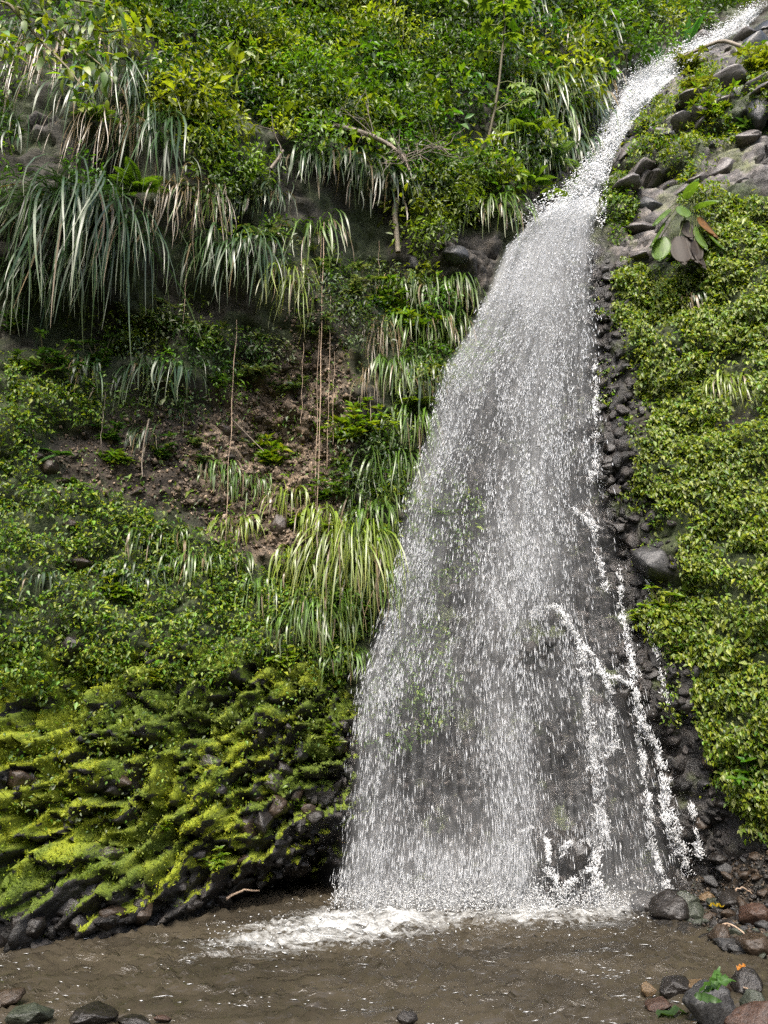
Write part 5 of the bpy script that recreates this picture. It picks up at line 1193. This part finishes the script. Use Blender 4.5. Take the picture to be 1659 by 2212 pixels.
def vine(u0, v0, v1, label, rad=0.008, mat=M_VINE, drift=0.0):
    P, _ = hit([u0, u0], [v0, (v0 * 0.4 + v1 * 0.6)]); Y = P[:, 1].min() - 0.18; a, b = at(u0, v0, Y), at(u0, v1, Y)
    n = 22; t = np.linspace(0, 1, n); r = np.random.default_rng(int(u0 * 5 + v1)); top = a
    pts = np.stack([a[0] + drift * t + 0.02 * perlin(t * 7, t * 0 + u0 * 0.37, 5), a[1] + 0.02 * perlin(t * 6, t * 0 + u0, 6), a[2] + (b[2] - a[2]) * t], -1)
    V, Fa = tube(pts - pts[0], 0.62 * rad * (1 + 0.2 * r.normal(0, 1, n)).clip(0.6, 1.5), 5)
    o = link('vine', mesh_np('vine', V, Fa), mat); o.location = pts[0].tolist(); tag(o, label, 'vine', 'vines hanging in front of the earth hollow')
vine(700, 480, 1290, 'longest pinkish vine, thicker of the twin vines over the earth scar', 0.011)
vine(694, 500, 1180, 'pale vine hanging just left of the longest vine', 0.007)
vine(714, 640, 1010, 'thin vine hanging right of the longest vine, ending on the scar', 0.006)
vine(655, 740, 915, 'short thin vine left of the twin vines', 0.006)
vine(511, 690, 1190, 'single long pale vine over the left part of the earth hollow', 0.008)
vine(722, 760, 960, 'faint vine beside the fresh shrub, right of the twin vines', 0.005)
vine(228, 840, 960, 'thin dark root hanging below the drooping grass', 0.006, M_WOOD)
vine(400, 860, 935, 'short bare root hanging left of the left vine', 0.006, M_WOOD)
vine(405, 560, 700, 'thin stem hanging left of the wide dark grass clump', 0.006)
vine(818, 520, 620, 'thin brown root below the dark grass at the end of the row', 0.006)

def near_branch():
    """leafy branch reaching in from the upper left, nearer than the cliff"""
    Y = 7.6; root = empty('tree_branch', at(-120, -40, Y).tolist()); o0 = at(-120, -40, Y); tag(root, 'leafy branch with large bright leaves reaching in at the top left corner', 'branch')
    r = np.random.default_rng(12); fl = Acc(); big = 0
    for (pl) in [[(-120, -40), (20, 10), (120, 45), (230, 70), (310, 60)], [(20, 10), (90, 90), (150, 150), (190, 205)], [(120, 45), (180, 110), (230, 150)], [(-60, -20), (100, -10), (200, 5), (260, 30)], [(-100, 20), (-20, 80), (30, 110)]]:
        pts = np.array([at(u, v, Y + r.normal(0, 0.15)) for u, v in pl]) - o0; t = np.linspace(0, len(pl) - 1, 24); pts = np.stack([np.interp(t, np.arange(len(pl)), pts[:, k]) for k in range(3)], -1)
        V, Fa = tube(pts, np.linspace(0.022, 0.006, 24), 6); a = Acc(); a.add(V, Fa, A3(0.14, 0.12, 0.07)); a.build('bough', M_DEAD, root)
        n = 80
        for k in range(n):
            b = pts[r.integers(3, 24)] + r.normal(0, 0.09, 3); L = r.uniform(0.10, 0.19)
            V, Fa = leaf_patch(4, L, L * 0.4, 0.35); d = nrm(np.array([r.normal(0.2, 0.8), r.normal(-0.2, 0.5), r.normal(-0.45, 0.5)])); nn = nrm(np.array([0, -0.5, 1.0]) + r.normal(0, 0.3, 3)); s = np.cross(nn, d); s /= np.linalg.norm(s)
            R = np.stack([d, s, np.cross(d, s)], 1)
            fl.add(V @ R.T + b, Fa, pal(1, [A3(0.14, 0.21, 0.012), A3(0.09, 0.16, 0.012), A3(0.19, 0.235, 0.015)], [1, 1, 1], r, 0.2)[0])
    o = fl.build('foliage', M_LEAF, root); tag(o, kind='stuff')
near_branch()

# ------------------------------------------------------------------ stones set in the cliff
CR = [  # u, v, width px, height px, material, label, planes, sink
 (165, 1215, 66, 46, M_RBROWN, 'big brown rock bulging from the left ground cover', 8, 0.25),
 (140, 1035, 40, 34, M_RBROWN, 'round brown stone in the shaded earth', 8, 0.2), (105, 1010, 44, 36, M_RBROWN, 'upper brown stone on the shaded earth', 8, 0.2), (75, 985, 36, 26, M_RBROWN, 'flat brown stone left in the shaded earth', 7, 0.2),
 (40, 945, 56, 40, M_RBROWN, 'brown stone by the left edge under the dark shrubs', 9, 0.3), (150, 1130, 34, 26, M_RBROWN, 'small brown stone above the big brown rock', 8, 0.2), (290, 1060, 44, 24, M_RBROWN, 'brown stone on the dark earth under the drooping sapling', 8, 0.2),
 (460, 1110, 40, 40, M_RBROWN, 'earthy block at the left foot of the scar', 7, 0.2), (600, 1140, 46, 60, M_RBROWN, 'upright brown block above the grass fountain', 7, 0.25), (590, 1215, 30, 26, M_RBROWN, 'brown stone beside the yellow grass fountain', 8, 0.15), (480, 930, 40, 24, M_RBROWN, 'dark lump of earth rock in the hollow', 9, 0.2),
 (650, 930, 26, 20, M_RTAN, 'tan stone in the sunlit scar', 8, 0.1), (560, 905, 30, 18, M_RBROWN, 'brown stone high in the scar', 8, 0.1), (690, 985, 24, 18, M_RTAN, 'tan stone beside the long vines', 8, 0.1),
 (520, 1790, 92, 112, M_RBROWN, 'large cracked angular block above the waterline, left piece', 6, 0.35), (560, 1775, 60, 90, M_RDARK, 'leaning wet slab, right half of the cracked block', 6, 0.3), (545, 1725, 48, 44, M_RBROWN, 'squarish brown block on top of the cracked block', 6, 0.25),
 (595, 1745, 60, 50, M_RBROWN, 'brown faceted rock right of the cracked block', 7, 0.3), (585, 1690, 70, 46, M_RMOSS, 'dark overhanging rock with moss on top', 8, 0.3), (608, 1665, 44, 40, M_RDARK, 'small wet block topping the overhanging rock', 7, 0.25),
 (470, 1705, 44, 36, M_RDARK, 'dark angular stone above the cracked block at left', 7, 0.25), (395, 1672, 40, 36, M_RGREY, 'grey shiny stone in the middle of the moss', 7, 0.25), (445, 1650, 62, 50, M_RMOSS, 'mossy dark boulder in the middle of the moss', 8, 0.3),
 (650, 1625, 30, 52, M_RGREY, 'upright grey stone in the yellow moss', 7, 0.2), (600, 1600, 40, 36, M_RMOSS, 'dark stone half covered by yellow moss', 8, 0.2), (560, 1585, 30, 30, M_RDARK, 'dark pointed stone above the bright moss', 7, 0.2), (625, 1575, 24, 24, M_RDARK, 'small dark stone in the upper yellow moss', 8, 0.15),
 (730, 1610, 34, 40, M_RMOSS, 'mossy stone at the edge of the spray', 8, 0.2), (720, 1590, 26, 30, M_RDARK, 'dark stone touching the spray', 8, 0.2), (30, 1680, 80, 56, M_RBROWN, 'brown bare rock at the left edge of the moss', 8, 0.3),
 (290, 1500, 40, 30, M_RDARK, 'dark stone in the upper moss under the ground cover', 8, 0.2), (150, 1400, 60, 50, M_RDARK, 'dark rock in the ground cover at left', 8, 0.25), (460, 1410, 26, 26, M_RGREY, 'small grey stone above the moss', 8, 0.15), (310, 1415, 30, 34, M_RDARK, 'dark stone at the top of the moss', 8, 0.2), (562, 1408, 24, 24, M_RGREY, 'grey stone under the last grass tuft', 8, 0.15),
 (500, 1520, 30, 22, M_RDARK, 'dark stone in the pale upper moss', 8, 0.15), (420, 1850, 56, 44, M_RDARK, 'wet dark stone below the left of the cracked block', 8, 0.25), (330, 1790, 46, 34, M_RDARK, 'black stone in the lower moss', 8, 0.2), (230, 1850, 60, 40, M_RMOSS, 'moss-topped stone near the water at left', 8, 0.25),
 (130, 1960, 90, 70, M_RDARK, 'bare dark boulder at the waterline at left', 8, 0.35), (190, 1930, 60, 60, M_RDARK, 'cracked dark boulder behind the left waterline boulder', 7, 0.3), (290, 1930, 90, 110, M_RMOSS, 'tall moss-streaked rock at the waterline', 8, 0.35), (60, 2010, 60, 50, M_RDARK, 'low wet rock at the left waterline corner', 8, 0.3), (380, 1955, 60, 50, M_RMOSS, 'moss-capped stone at the waterline', 8, 0.3), (500, 1925, 90, 50, M_RDARK, 'wet ledge stone left of the small cave', 8, 0.3),
 (640, 1880, 70, 36, M_RDARK, 'dark lip stone over the small cave', 8, 0.3), (700, 1830, 50, 40, M_RDARK, 'wet stone left of the falling water', 8, 0.25),
 # in and beside the falling water
 (1240, 1850, 78, 96, M_RDARK, 'rounded boulder under the falling water with white threads over it', 9, 0.3), (1163, 1835, 70, 90, M_RDARK, 'boulder left under the falling water with an arc of spray', 9, 0.35), (1284, 1828, 28, 36, M_RDARK, 'knob of rock beside the boulder under the fall', 8, 0.15), (1180, 1935, 36, 34, M_RDARK, 'small dark stone at the foot of the fall', 8, 0.1),
 (1080, 1940, 30, 22, M_RDARK, 'wet stone in the foam below the bright stream', 8, 0.1), (1350, 1505, 50, 70, M_RDARK, 'dark block splitting the thin streams', 7, 0.25), (1178, 1345, 56, 60, M_RDARK, 'rock hump where the water arches over', 9, 0.25), (1255, 1440, 36, 46, M_RDARK, 'dark step of rock below the arching water', 7, 0.2), (1290, 1480, 46, 30, M_RDARK, 'flat wet step beside the thin streams', 7, 0.2),
 (1425, 1215, 120, 80, M_RGREY, 'big wet nose of rock jutting beside the creeper', 8, 0.35), (1320, 1040, 44, 30, M_RDARK, 'wet ledge stone at the right edge of the fall', 8, 0.2), (1500, 1530, 70, 44, M_RDARK, 'dark stone under the creeper beside the streams', 8, 0.25), (1450, 1480, 50, 34, M_RDARK, 'black stone right of the thin streams', 8, 0.2), (1540, 1640, 44, 60, M_RBROWN, 'brown stone beneath the hanging creeper edge', 8, 0.2),
 (1520, 1780, 44, 44, M_RBROWN, 'brown rock above the gravel bank', 8, 0.2), (1570, 1740, 50, 40, M_RDARK, 'dark rock in the bare earth under the creeper', 8, 0.2), (1470, 760, 26, 26, M_RGREY, 'grey stone in a gap of the creeper', 8, 0.1), (1400, 640, 44, 30, M_RDARK, 'dark stone between the creeper patches', 8, 0.2), (1520, 1190, 28, 18, M_RGREY, 'small grey stone showing through the creeper', 8, 0.1),
 # pale rock, upper right
 (1640, 230, 50, 90, M_RGREY, 'smooth pale grey rock at the right edge', 7, 0.3), (1440, 290, 50, 34, M_RGREY, 'grey block left of the largest rock bush', 6, 0.25), (1655, 60, 70, 60, M_RDARK, 'black rock at the top right corner beside the chute', 7, 0.3),
 (1580, 180, 44, 36, M_RDARK, 'dark cracked block near the golden bush', 6, 0.2), (1250, 290, 40, 22, M_RGREY, 'pale wet stone on the ledge left of the chute', 7, 0.15), (1265, 345, 30, 26, M_RGREY, 'pale stone low on the ledge left of the chute', 7, 0.1), (985, 545, 60, 40, M_RGREY, 'grey rock above the grass rows', 7, 0.3), (900, 565, 44, 50, M_RGREY, 'grey upright rock over the scar', 7, 0.25), (930, 620, 34, 34, M_RGREY, 'small grey rock under the grey ledge', 7, 0.2),
]
for k, (u, v, w, h, mat, lab, pn, sink) in enumerate(CR):
    P, N = hit(u, v); p = P[0]; m = mpp(p); r = np.random.default_rng(1000 + k); n = N[0]
    s = (w * m * 0.56, (w + h) * m * 0.30, h * m * 0.56)
    rock('rock', 1000 + k, p + np.array([0, s[1] * sink * (2.2 if v > 1780 and u < 560 else 1.1), 0]), s, (r.normal(0, 0.2), r.normal(0, 0.25), r.normal(0, 0.3)), mat, lab, planes=pn, rough=0.10)

def clods():
    P, N = scatter(R_SOIL, 900, 14, 0.35, 811); P2, N2 = scatter(R_EARTH, 500, 20, 0.4, 812); P, N = np.concatenate([P, P2]), np.concatenate([N, N2])
    r = np.random.default_rng(813); n = len(P); sz = 0.017 * r.lognormal(0, 0.55, n)
    V, Fa = spindles(P + N * (sz * 0.3)[:, None], r.normal(0, 1, (n, 3)), sz * 2.2, sz * 0.75)
    cc = np.array([A3(0.10, 0.07, 0.045), A3(0.18, 0.132, 0.088), A3(0.26, 0.20, 0.145), A3(0.14, 0.108, 0.08)])[r.integers(0, 4, n)] * r.lognormal(0, 0.25, (n, 1))
    o = link('earth_clods', mesh_np('earth_clods', V, Fa, np.repeat(cc, 5, 0), {'rough': np.full(len(V), 0.8)}, smooth_shade=False), M_CLIFF); tag(o, 'crumbling clods and small stones on the bare earth scar', 'earth', kind='stuff')
clods()
Z_SCARVEG = Region([(60, 960), (240, 880), (430, 850), (600, 790), (740, 720), (760, 930), (690, 1180), (560, 1220), (300, 1090), (90, 1020)], blur=2)
carpet('scar_weeds', 'scattered small weeds on the bare earth', 'plants', Z_SCARVEG, 330, 0.055, 0.024, [G_MID, G_LIT, G_PALE], [3, 2, 1], 815, warp=40, thr=0.8, layer=0.08)

BIGST = {}
def rubble(name, label, region, dens, size, seed, cols, sd=0.5, out=0.25, rough=0.33, big=0, mats=(), flatten=1.0, pn=3, **kw):
    P, N = scatter(region, dens, 10, 0.5, seed, **kw); r = np.random.default_rng(seed + 1); a = Acc(); n = len(P)
    sz = np.minimum(size * r.lognormal(0, sd, n), size * 2.1); pick = r.integers(0, 7, n)
    if big:
        order = np.argsort(-sz)[:big]; pick[order] = -1
        key = (pn, mats)
        if key not in BIGST:
            BIGST[key] = [rock_mesh('stone', 720 + t + pn * 10, pn, 1, 0.05) for t in range(6)]
            for t, me_ in enumerate(BIGST[key]): me_.materials.append(mats[t % len(mats)])
        for i in order:
            o = link('stone', BIGST[key][int(r.integers(0, 6))], None, cliff); q = P[i] + N[i] * sz[i] * out; o.location = q.tolist()
            o.rotation_euler = (r.normal(0, 0.5), r.normal(0, 0.5), r.uniform(0, 6.28)) if flatten == 1 else (r.normal(0, 0.25), r.normal(-0.35, 0.3), r.normal(0, 0.3)); o.scale = (sz[i] * r.uniform(0.9, 1.5), sz[i] * r.uniform(0.7, 1.1), sz[i] * r.uniform(0.6, 1.0) * flatten)
    for t in range(7 if (pick >= 0).any() else 0):
        me_ = rock_mesh('rubble', 700 + t, 3, 0, 0.0); T = np.empty(len(me_.vertices) * 3, np.float32); me_.vertices.foreach_get('co', T); T = T.reshape(-1, 3)
        Ft = np.array([p.vertices[:] for p in me_.polygons]); bpy.data.meshes.remove(me_)
        k = np.where(pick == t)[0]; m = len(k)
        an = r.uniform(0, 6.28, (m, 3)); R = np.array([Euler(e).to_matrix() for e in an]).reshape(m, 3, 3)
        S3 = sz[k][:, None] * r.uniform(0.6, 1.3, (m, 3))
        V = np.einsum('mij,mvj->mvi', R, T[None] * S3[:, None]) + (P[k] + N[k] * (sz[k] * out)[:, None])[:, None]
        cc = np.array(cols)[r.integers(0, len(cols), m)] * r.lognormal(0, 0.3, (m, 1))
        a.add(V.reshape(-1, 3), (np.arange(m)[:, None, None] * len(T) + Ft[None]).reshape(-1, 3), np.repeat(cc, len(T), 0))
    if not a.V: return
    V = np.concatenate(a.V); o = link(name, mesh_np(name, V, np.concatenate(a.F), np.concatenate(a.C), {'rough': np.full(len(V), rough)}, smooth_shade=False), M_CLIFF); tag(o, label, 'rocks', kind='stuff')
R_STRIP = Region([(1290, 560), (1330, 560), (1360, 740), (1410, 900), (1420, 1050), (1480, 1230), (1510, 1440), (1530, 1580), (1580, 1660), (1680, 1770), (1680, 1840), (1480, 1930), (700, 1960), (760, 1600), (860, 1250), (960, 850), (1100, 560)], blur=1)
rubble('rubble', 'broken dark wet stones of the rock face behind and beside the water', R_STRIP, 85, 0.062, 731, [A3(0.010, 0.0095, 0.009), A3(0.020, 0.0175, 0.016), A3(0.030, 0.026, 0.024)], sd=0.6, out=0.0, big=170, mats=(M_RDARK, M_RDARK, M_RGREY), pn=2)
rubble('rock_blocks', '', R_PALE, 3.2, 0.24, 735, [A3(0.1, 0.09, 0.085)], sd=0.45, out=-0.25, big=400, mats=(M_RPALE, M_RPALE, M_RPALE, M_RGREY), flatten=0.75, pn=2)
rubble('rubble', 'broken dark stones between the mossy ledges', R_BARE, 45, 0.07, 741, [A3(0.010, 0.0095, 0.009), A3(0.018, 0.016, 0.014)], sd=0.6, out=0.0, big=50, mats=(M_RDARK, M_RDARK, M_RBROWN), pn=2)
rubble('rubble', 'stones and lumps sticking out of the earth scar', R_SOIL, 16, 0.05, 751, [A3(0.08, 0.057, 0.037), A3(0.05, 0.037, 0.025), A3(0.13, 0.098, 0.067)], out=0.1, rough=0.8)
carpet('strip_plants', 'sparse small plants on the wet stones between creeper and water', 'plants', Region([(1310, 600), (1360, 600), (1440, 900), (1500, 1230), (1540, 1500), (1600, 1700), (1540, 1760), (1460, 1500), (1400, 1200), (1330, 900)], blur=1), 1500, 0.05, 0.028, [G_MID, G_LIT, G_YEL], [2, 3, 2], 761, warp=45, thr=0.85, layer=0.06)

# ------------------------------------------------------------------ gravel bank stones, boulders, driftwood, fallen leaves
R_BK = Region([(1390, 1965), (1440, 1920), (1500, 1880), (1580, 1830), (1680, 1790), (1900, 1800), (1900, 2150), (1659, 2070), (1570, 2050), (1540, 2010), (1500, 1996), (1430, 1990)], blur=0)
stone_me = [rock_mesh('stone', 60 + i, 8, 0, 0.08) for i in range(9)]
mats9 = [M_RDARK, M_RBROWN, M_RGREY, M_RTAN, M_RBROWN, M_RDARK, M_RRED, M_RGREEN, M_RTAN]
for me_, mt in zip(stone_me, mats9): me_.materials.append(mt)
LBL = ['dark wet pebble-sized stone on the gravel bank', 'brown stone on the gravel bank', 'grey stone on the gravel bank', 'tan stone on the gravel bank', 'brown stone on the gravel bank', 'dark wet pebble-sized stone on the gravel bank', 'reddish stone on the gravel bank', 'greenish stone on the gravel bank', 'tan stone on the gravel bank']
r = np.random.default_rng(88); placed = []
tries = 0
while len(placed) < 230 and tries < 9000:
    tries += 1; x, y = r.uniform(3.2, 7.0), r.uniform(7.6, 11.2); z = bank_z(x, y); u, v = proj(x, y, z)
    if z < -0.06 or not R_BK(u, v) > 0.5 or grid_at(GY, np.array([x]), np.array([z + 0.05]))[0] < y + 0.05: continue
    s = float(np.clip(r.lognormal(-2.75, 0.45), 0.035, 0.17))
    if any((x - a) ** 2 + (y - b) ** 2 < (0.75 * (s + c)) ** 2 for a, b, c in placed): continue
    placed.append((x, y, s))
    k = int(r.choice(9, p=np.array([2.2, 2, 1.2, 1.2, 2, 2, 1, .7, 1]) / 13.3)) if x > 4.6 else int(r.choice([0, 5, 7, 1, 2]))
    o = link('stone', stone_me[k]); o.location = (x, y, z + s * 0.22); o.scale = (s * r.uniform(0.9, 1.5), s * r.uniform(0.9, 1.3), s * r.uniform(0.6, 0.9)); o.rotation_euler = (r.normal(0, 0.3), r.normal(0, 0.3), r.uniform(0, 6.28))
    zone = 'near the water' if z < 0.12 else ('under the creeper' if z > 0.45 else 'halfway up')
    word = 'larger ' if s > 0.085 else ('tiny ' if s < 0.05 else 'small ')
    tag(o, word + LBL[k].replace('pebble-sized ', '').split(' on ')[0] + ' on the gravel bank ' + zone, 'stone', 'stones of the gravel bank')
# gravel between the stones
P = np.stack([r.uniform(3.0, 7.2, 9000), r.uniform(7.4, 11.4, 9000)], -1); z = bank_h(P[:, 0], P[:, 1]); u, v = proj(P[:, 0], P[:, 1], z); k = (R_BK(u, v) > 0.4) & (z > -0.05)
P3 = np.concatenate([P, z[:, None]], 1)[k]; n = len(P3); V, Fa = spindles(P3 + [0, 0, 0.006], r.normal(0, 1, (n, 3)) * [1, 1, 0.25], 0.05 * r.lognormal(0, 0.35, n), 0.018 * r.lognormal(0, 0.3, n))
cc = np.array([A3(0.018, 0.015, 0.013), A3(0.055, 0.039, 0.025), A3(0.09, 0.068, 0.045), A3(0.04, 0.04, 0.038)])[r.integers(0, 4, n)] * r.lognormal(0, 0.3, (n, 1))
o = link('gravel', mesh_np('gravel', V, Fa, np.repeat(cc, 5, 0), {'rough': np.full(len(V), 0.4)}, smooth_shade=False), M_CLIFF); tag(o, 'fine wet gravel between the stones of the bank', 'gravel', kind='stuff')

BOULD = [  # u, v of the base in the water or on the bank, width px, height px, material, label, planes
 (1537, 2222, 104, 112, M_RGREY, 'big grey wet boulder in front at right with a leaf on top', 8), (1645, 2235, 120, 74, M_RRED, 'reddish rough boulder cut off by the lower right corner', 8), (1460, 2150, 76, 40, M_RDARK, 'dark wet boulder in the shallows behind the big grey boulder', 8), (1404, 2150, 30, 30, M_RTAN, 'small orange-brown stone in the shallows', 9), (1520, 2152, 66, 34, M_RTAN, 'tan stone under water behind the leaf', 9),
 (1560, 2150, 50, 44, M_RBROWN, 'brown stone in the shallows right of the leaf', 8), (1620, 2150, 80, 56, M_RDARK, 'dark rough boulder in the shallows by the right edge', 8), (1640, 2190, 60, 44, M_RGREEN, 'rounded dark stone behind the reddish boulder', 9), (1425, 2180, 60, 20, M_RRED, 'flat reddish stone just under the water', 9),
 (12, 2176, 70, 42, M_RBROWN, 'brown slab at the lower left corner', 7), (55, 2214, 100, 40, M_RGREEN, 'wet olive boulder in front of the lower left slab', 8), (190, 2220, 120, 44, M_RDARK, 'long dark wet boulder at the bottom left', 9), (285, 2222, 80, 24, M_RDARK, 'low dark stone breaking the water at the bottom left', 9), (350, 2208, 34, 14, M_RRED, 'small reddish stone awash at the bottom', 9), (882, 2216, 46, 28, M_RDARK, 'small black stone at the bottom edge in the middle', 8),
 (1398, 1968, 62, 48, M_RDARK, 'dark dome-shaped stone at the right end of the foam', 9), (1482, 1935, 62, 74, M_RDARK, 'large dark pointed boulder where the right stream lands', 7), (1530, 1938, 84, 38, M_RGREEN, 'flat greenish slab on top of the gravel bank', 6), (1535, 1952, 34, 26, M_RTAN, 'yellowish stone under the greenish slab', 8), (1460, 1990, 90, 62, M_RDARK, 'wet dark boulder at the corner of the bank', 8), (1505, 1990, 44, 44, M_RGREEN, 'mossy rounded stone at the edge of the bank', 9), (1488, 1960, 60, 40, M_RGREEN, 'greenish dark stone behind the bank corner', 8),
 (1562, 2040, 58, 50, M_RBROWN, 'brown rounded rock at the water by the grey slab', 8), (1580, 2052, 62, 26, M_RGREY, 'shiny grey tilted slab at the water by the bank', 5), (1645, 2065, 80, 54, M_RBROWN, 'large brown rock in the water at the right edge', 8), (1645, 2005, 70, 54, M_RRED, 'reddish boulder on the bank by the right edge', 8), (1590, 1925, 50, 40, M_RTAN, 'tan stone high on the gravel bank', 8), (1640, 1905, 70, 50, M_RRED, 'reddish stone at the top of the bank by the right edge', 8), (1450, 1945, 44, 24, M_RDARK, 'flat wet stone in the splash left of the pointed boulder', 8)]
for k, (u, v, w, h, mat, lab, pn) in enumerate(BOULD):
    p = pool_pt(u, v)
    for _ in range(6):
        zz = max(0.0, bank_z(p[0], p[1])) if (p[0] > 3.0 and v < 2075 and u > 1420) else 0.0
        p = pool_pt(u, v, zz)
    m = mpp(p); r = np.random.default_rng(2000 + k); s = (w * m * 0.58, w * m * 0.5, h * m * 0.62)
    rock('boulder', 2000 + k, p + np.array([0, s[1] * 0.5, h * m * 0.30]), s, (r.normal(0, 0.15), r.normal(0, 0.15), r.normal(0, 0.5)), mat, lab, 'boulder' if w > 55 else 'stone', planes=pn + 2, sub=3 if w > 80 else 2, rough=0.10)

def fallen_leaf(u, v, z, L, W, az, roll, c, label, mat=M_LEAF, droop=0.3, n=1):
    p = pool_pt(u, v, z); root = empty('fallen_leaf', p.tolist()); tag(root, label, 'leaf'); r = np.random.default_rng(int(u))
    for k in range(n):
        V, Fa = leaf_patch(8, L * r.uniform(0.7, 1.1), W, droop, 0.3); V[:, 2] += 0.02 * np.sin(V[:, 0] * 30 / L)
        o = link('leaf', mesh_np('leaf', V, Fa, np.tile(c * r.uniform(0.8, 1.3), (len(V), 1))), mat, root); o.rotation_euler = (roll + r.normal(0, 0.3), -0.25 + r.normal(0, 0.2), az + (k - (n - 1) / 2) * 0.45); o.location = (0.03 * k, 0, 0.01 * k)
fallen_leaf(1500, 2150, 0.34, 0.24, 0.045, 0.05, 0.5, A3(0.035, 0.085, 0.012), 'torn green leaf lying on the big grey boulder', n=5, droop=0.15)
fallen_leaf(1492, 2182, 0.018, 0.34, 0.12, math.pi, 0.0, A3(0.03, 0.06, 0.02), 'sunken dark green leaf left of the big grey boulder', droop=0.0)
fallen_leaf(1530, 1955, 0.26, 0.16, 0.05, 0.1, 0, A3(0.35, 0.24, 0.02), 'fallen yellow leaf on the gravel bank', droop=0.1)
fallen_leaf(1594, 2098, 0.02, 0.09, 0.05, 0.3, 0, A3(0.35, 0.14, 0.02), 'orange leaf floating near the right edge', droop=0.05)
def stick(u0, v0, u1, v1, z0, z1, rad, label):
    a, b = pool_pt(u0, v0, z0), pool_pt(u1, v1, z1); t = np.linspace(0, 1, 8)[:, None]; r = np.random.default_rng(int(u0))
    pts = a + (b - a) * t + np.array([0, 0, 0.05]) * np.sin(np.pi * t) + r.normal(0, 0.006, (8, 3)); V, Fa = tube(pts - a, np.linspace(rad, rad * 0.6, 8), 6)
    o = link('stick', mesh_np('stick', V, Fa), M_VINE); o.location = a.tolist(); tag(o, label, 'stick')
stick(1535, 2020, 1575, 2002, 0.06, 0.14, 0.013, 'pale driftwood stick propped on the bank edge'); stick(1560, 2000, 1612, 2022, 0.14, 0.10, 0.011, 'bent pale stick crossing the driftwood'); stick(1590, 1925, 1625, 1932, 0.34, 0.30, 0.009, 'thin stick lying high on the gravel bank'); stick(1605, 2135, 1640, 2190, 0.05, 0.02, 0.008, 'thin pale twig standing in the shallows at right')
stick(490, 1942, 560, 1925, 0.12, 0.16, 0.016, 'brown stick lying in the hollow above the waterline')
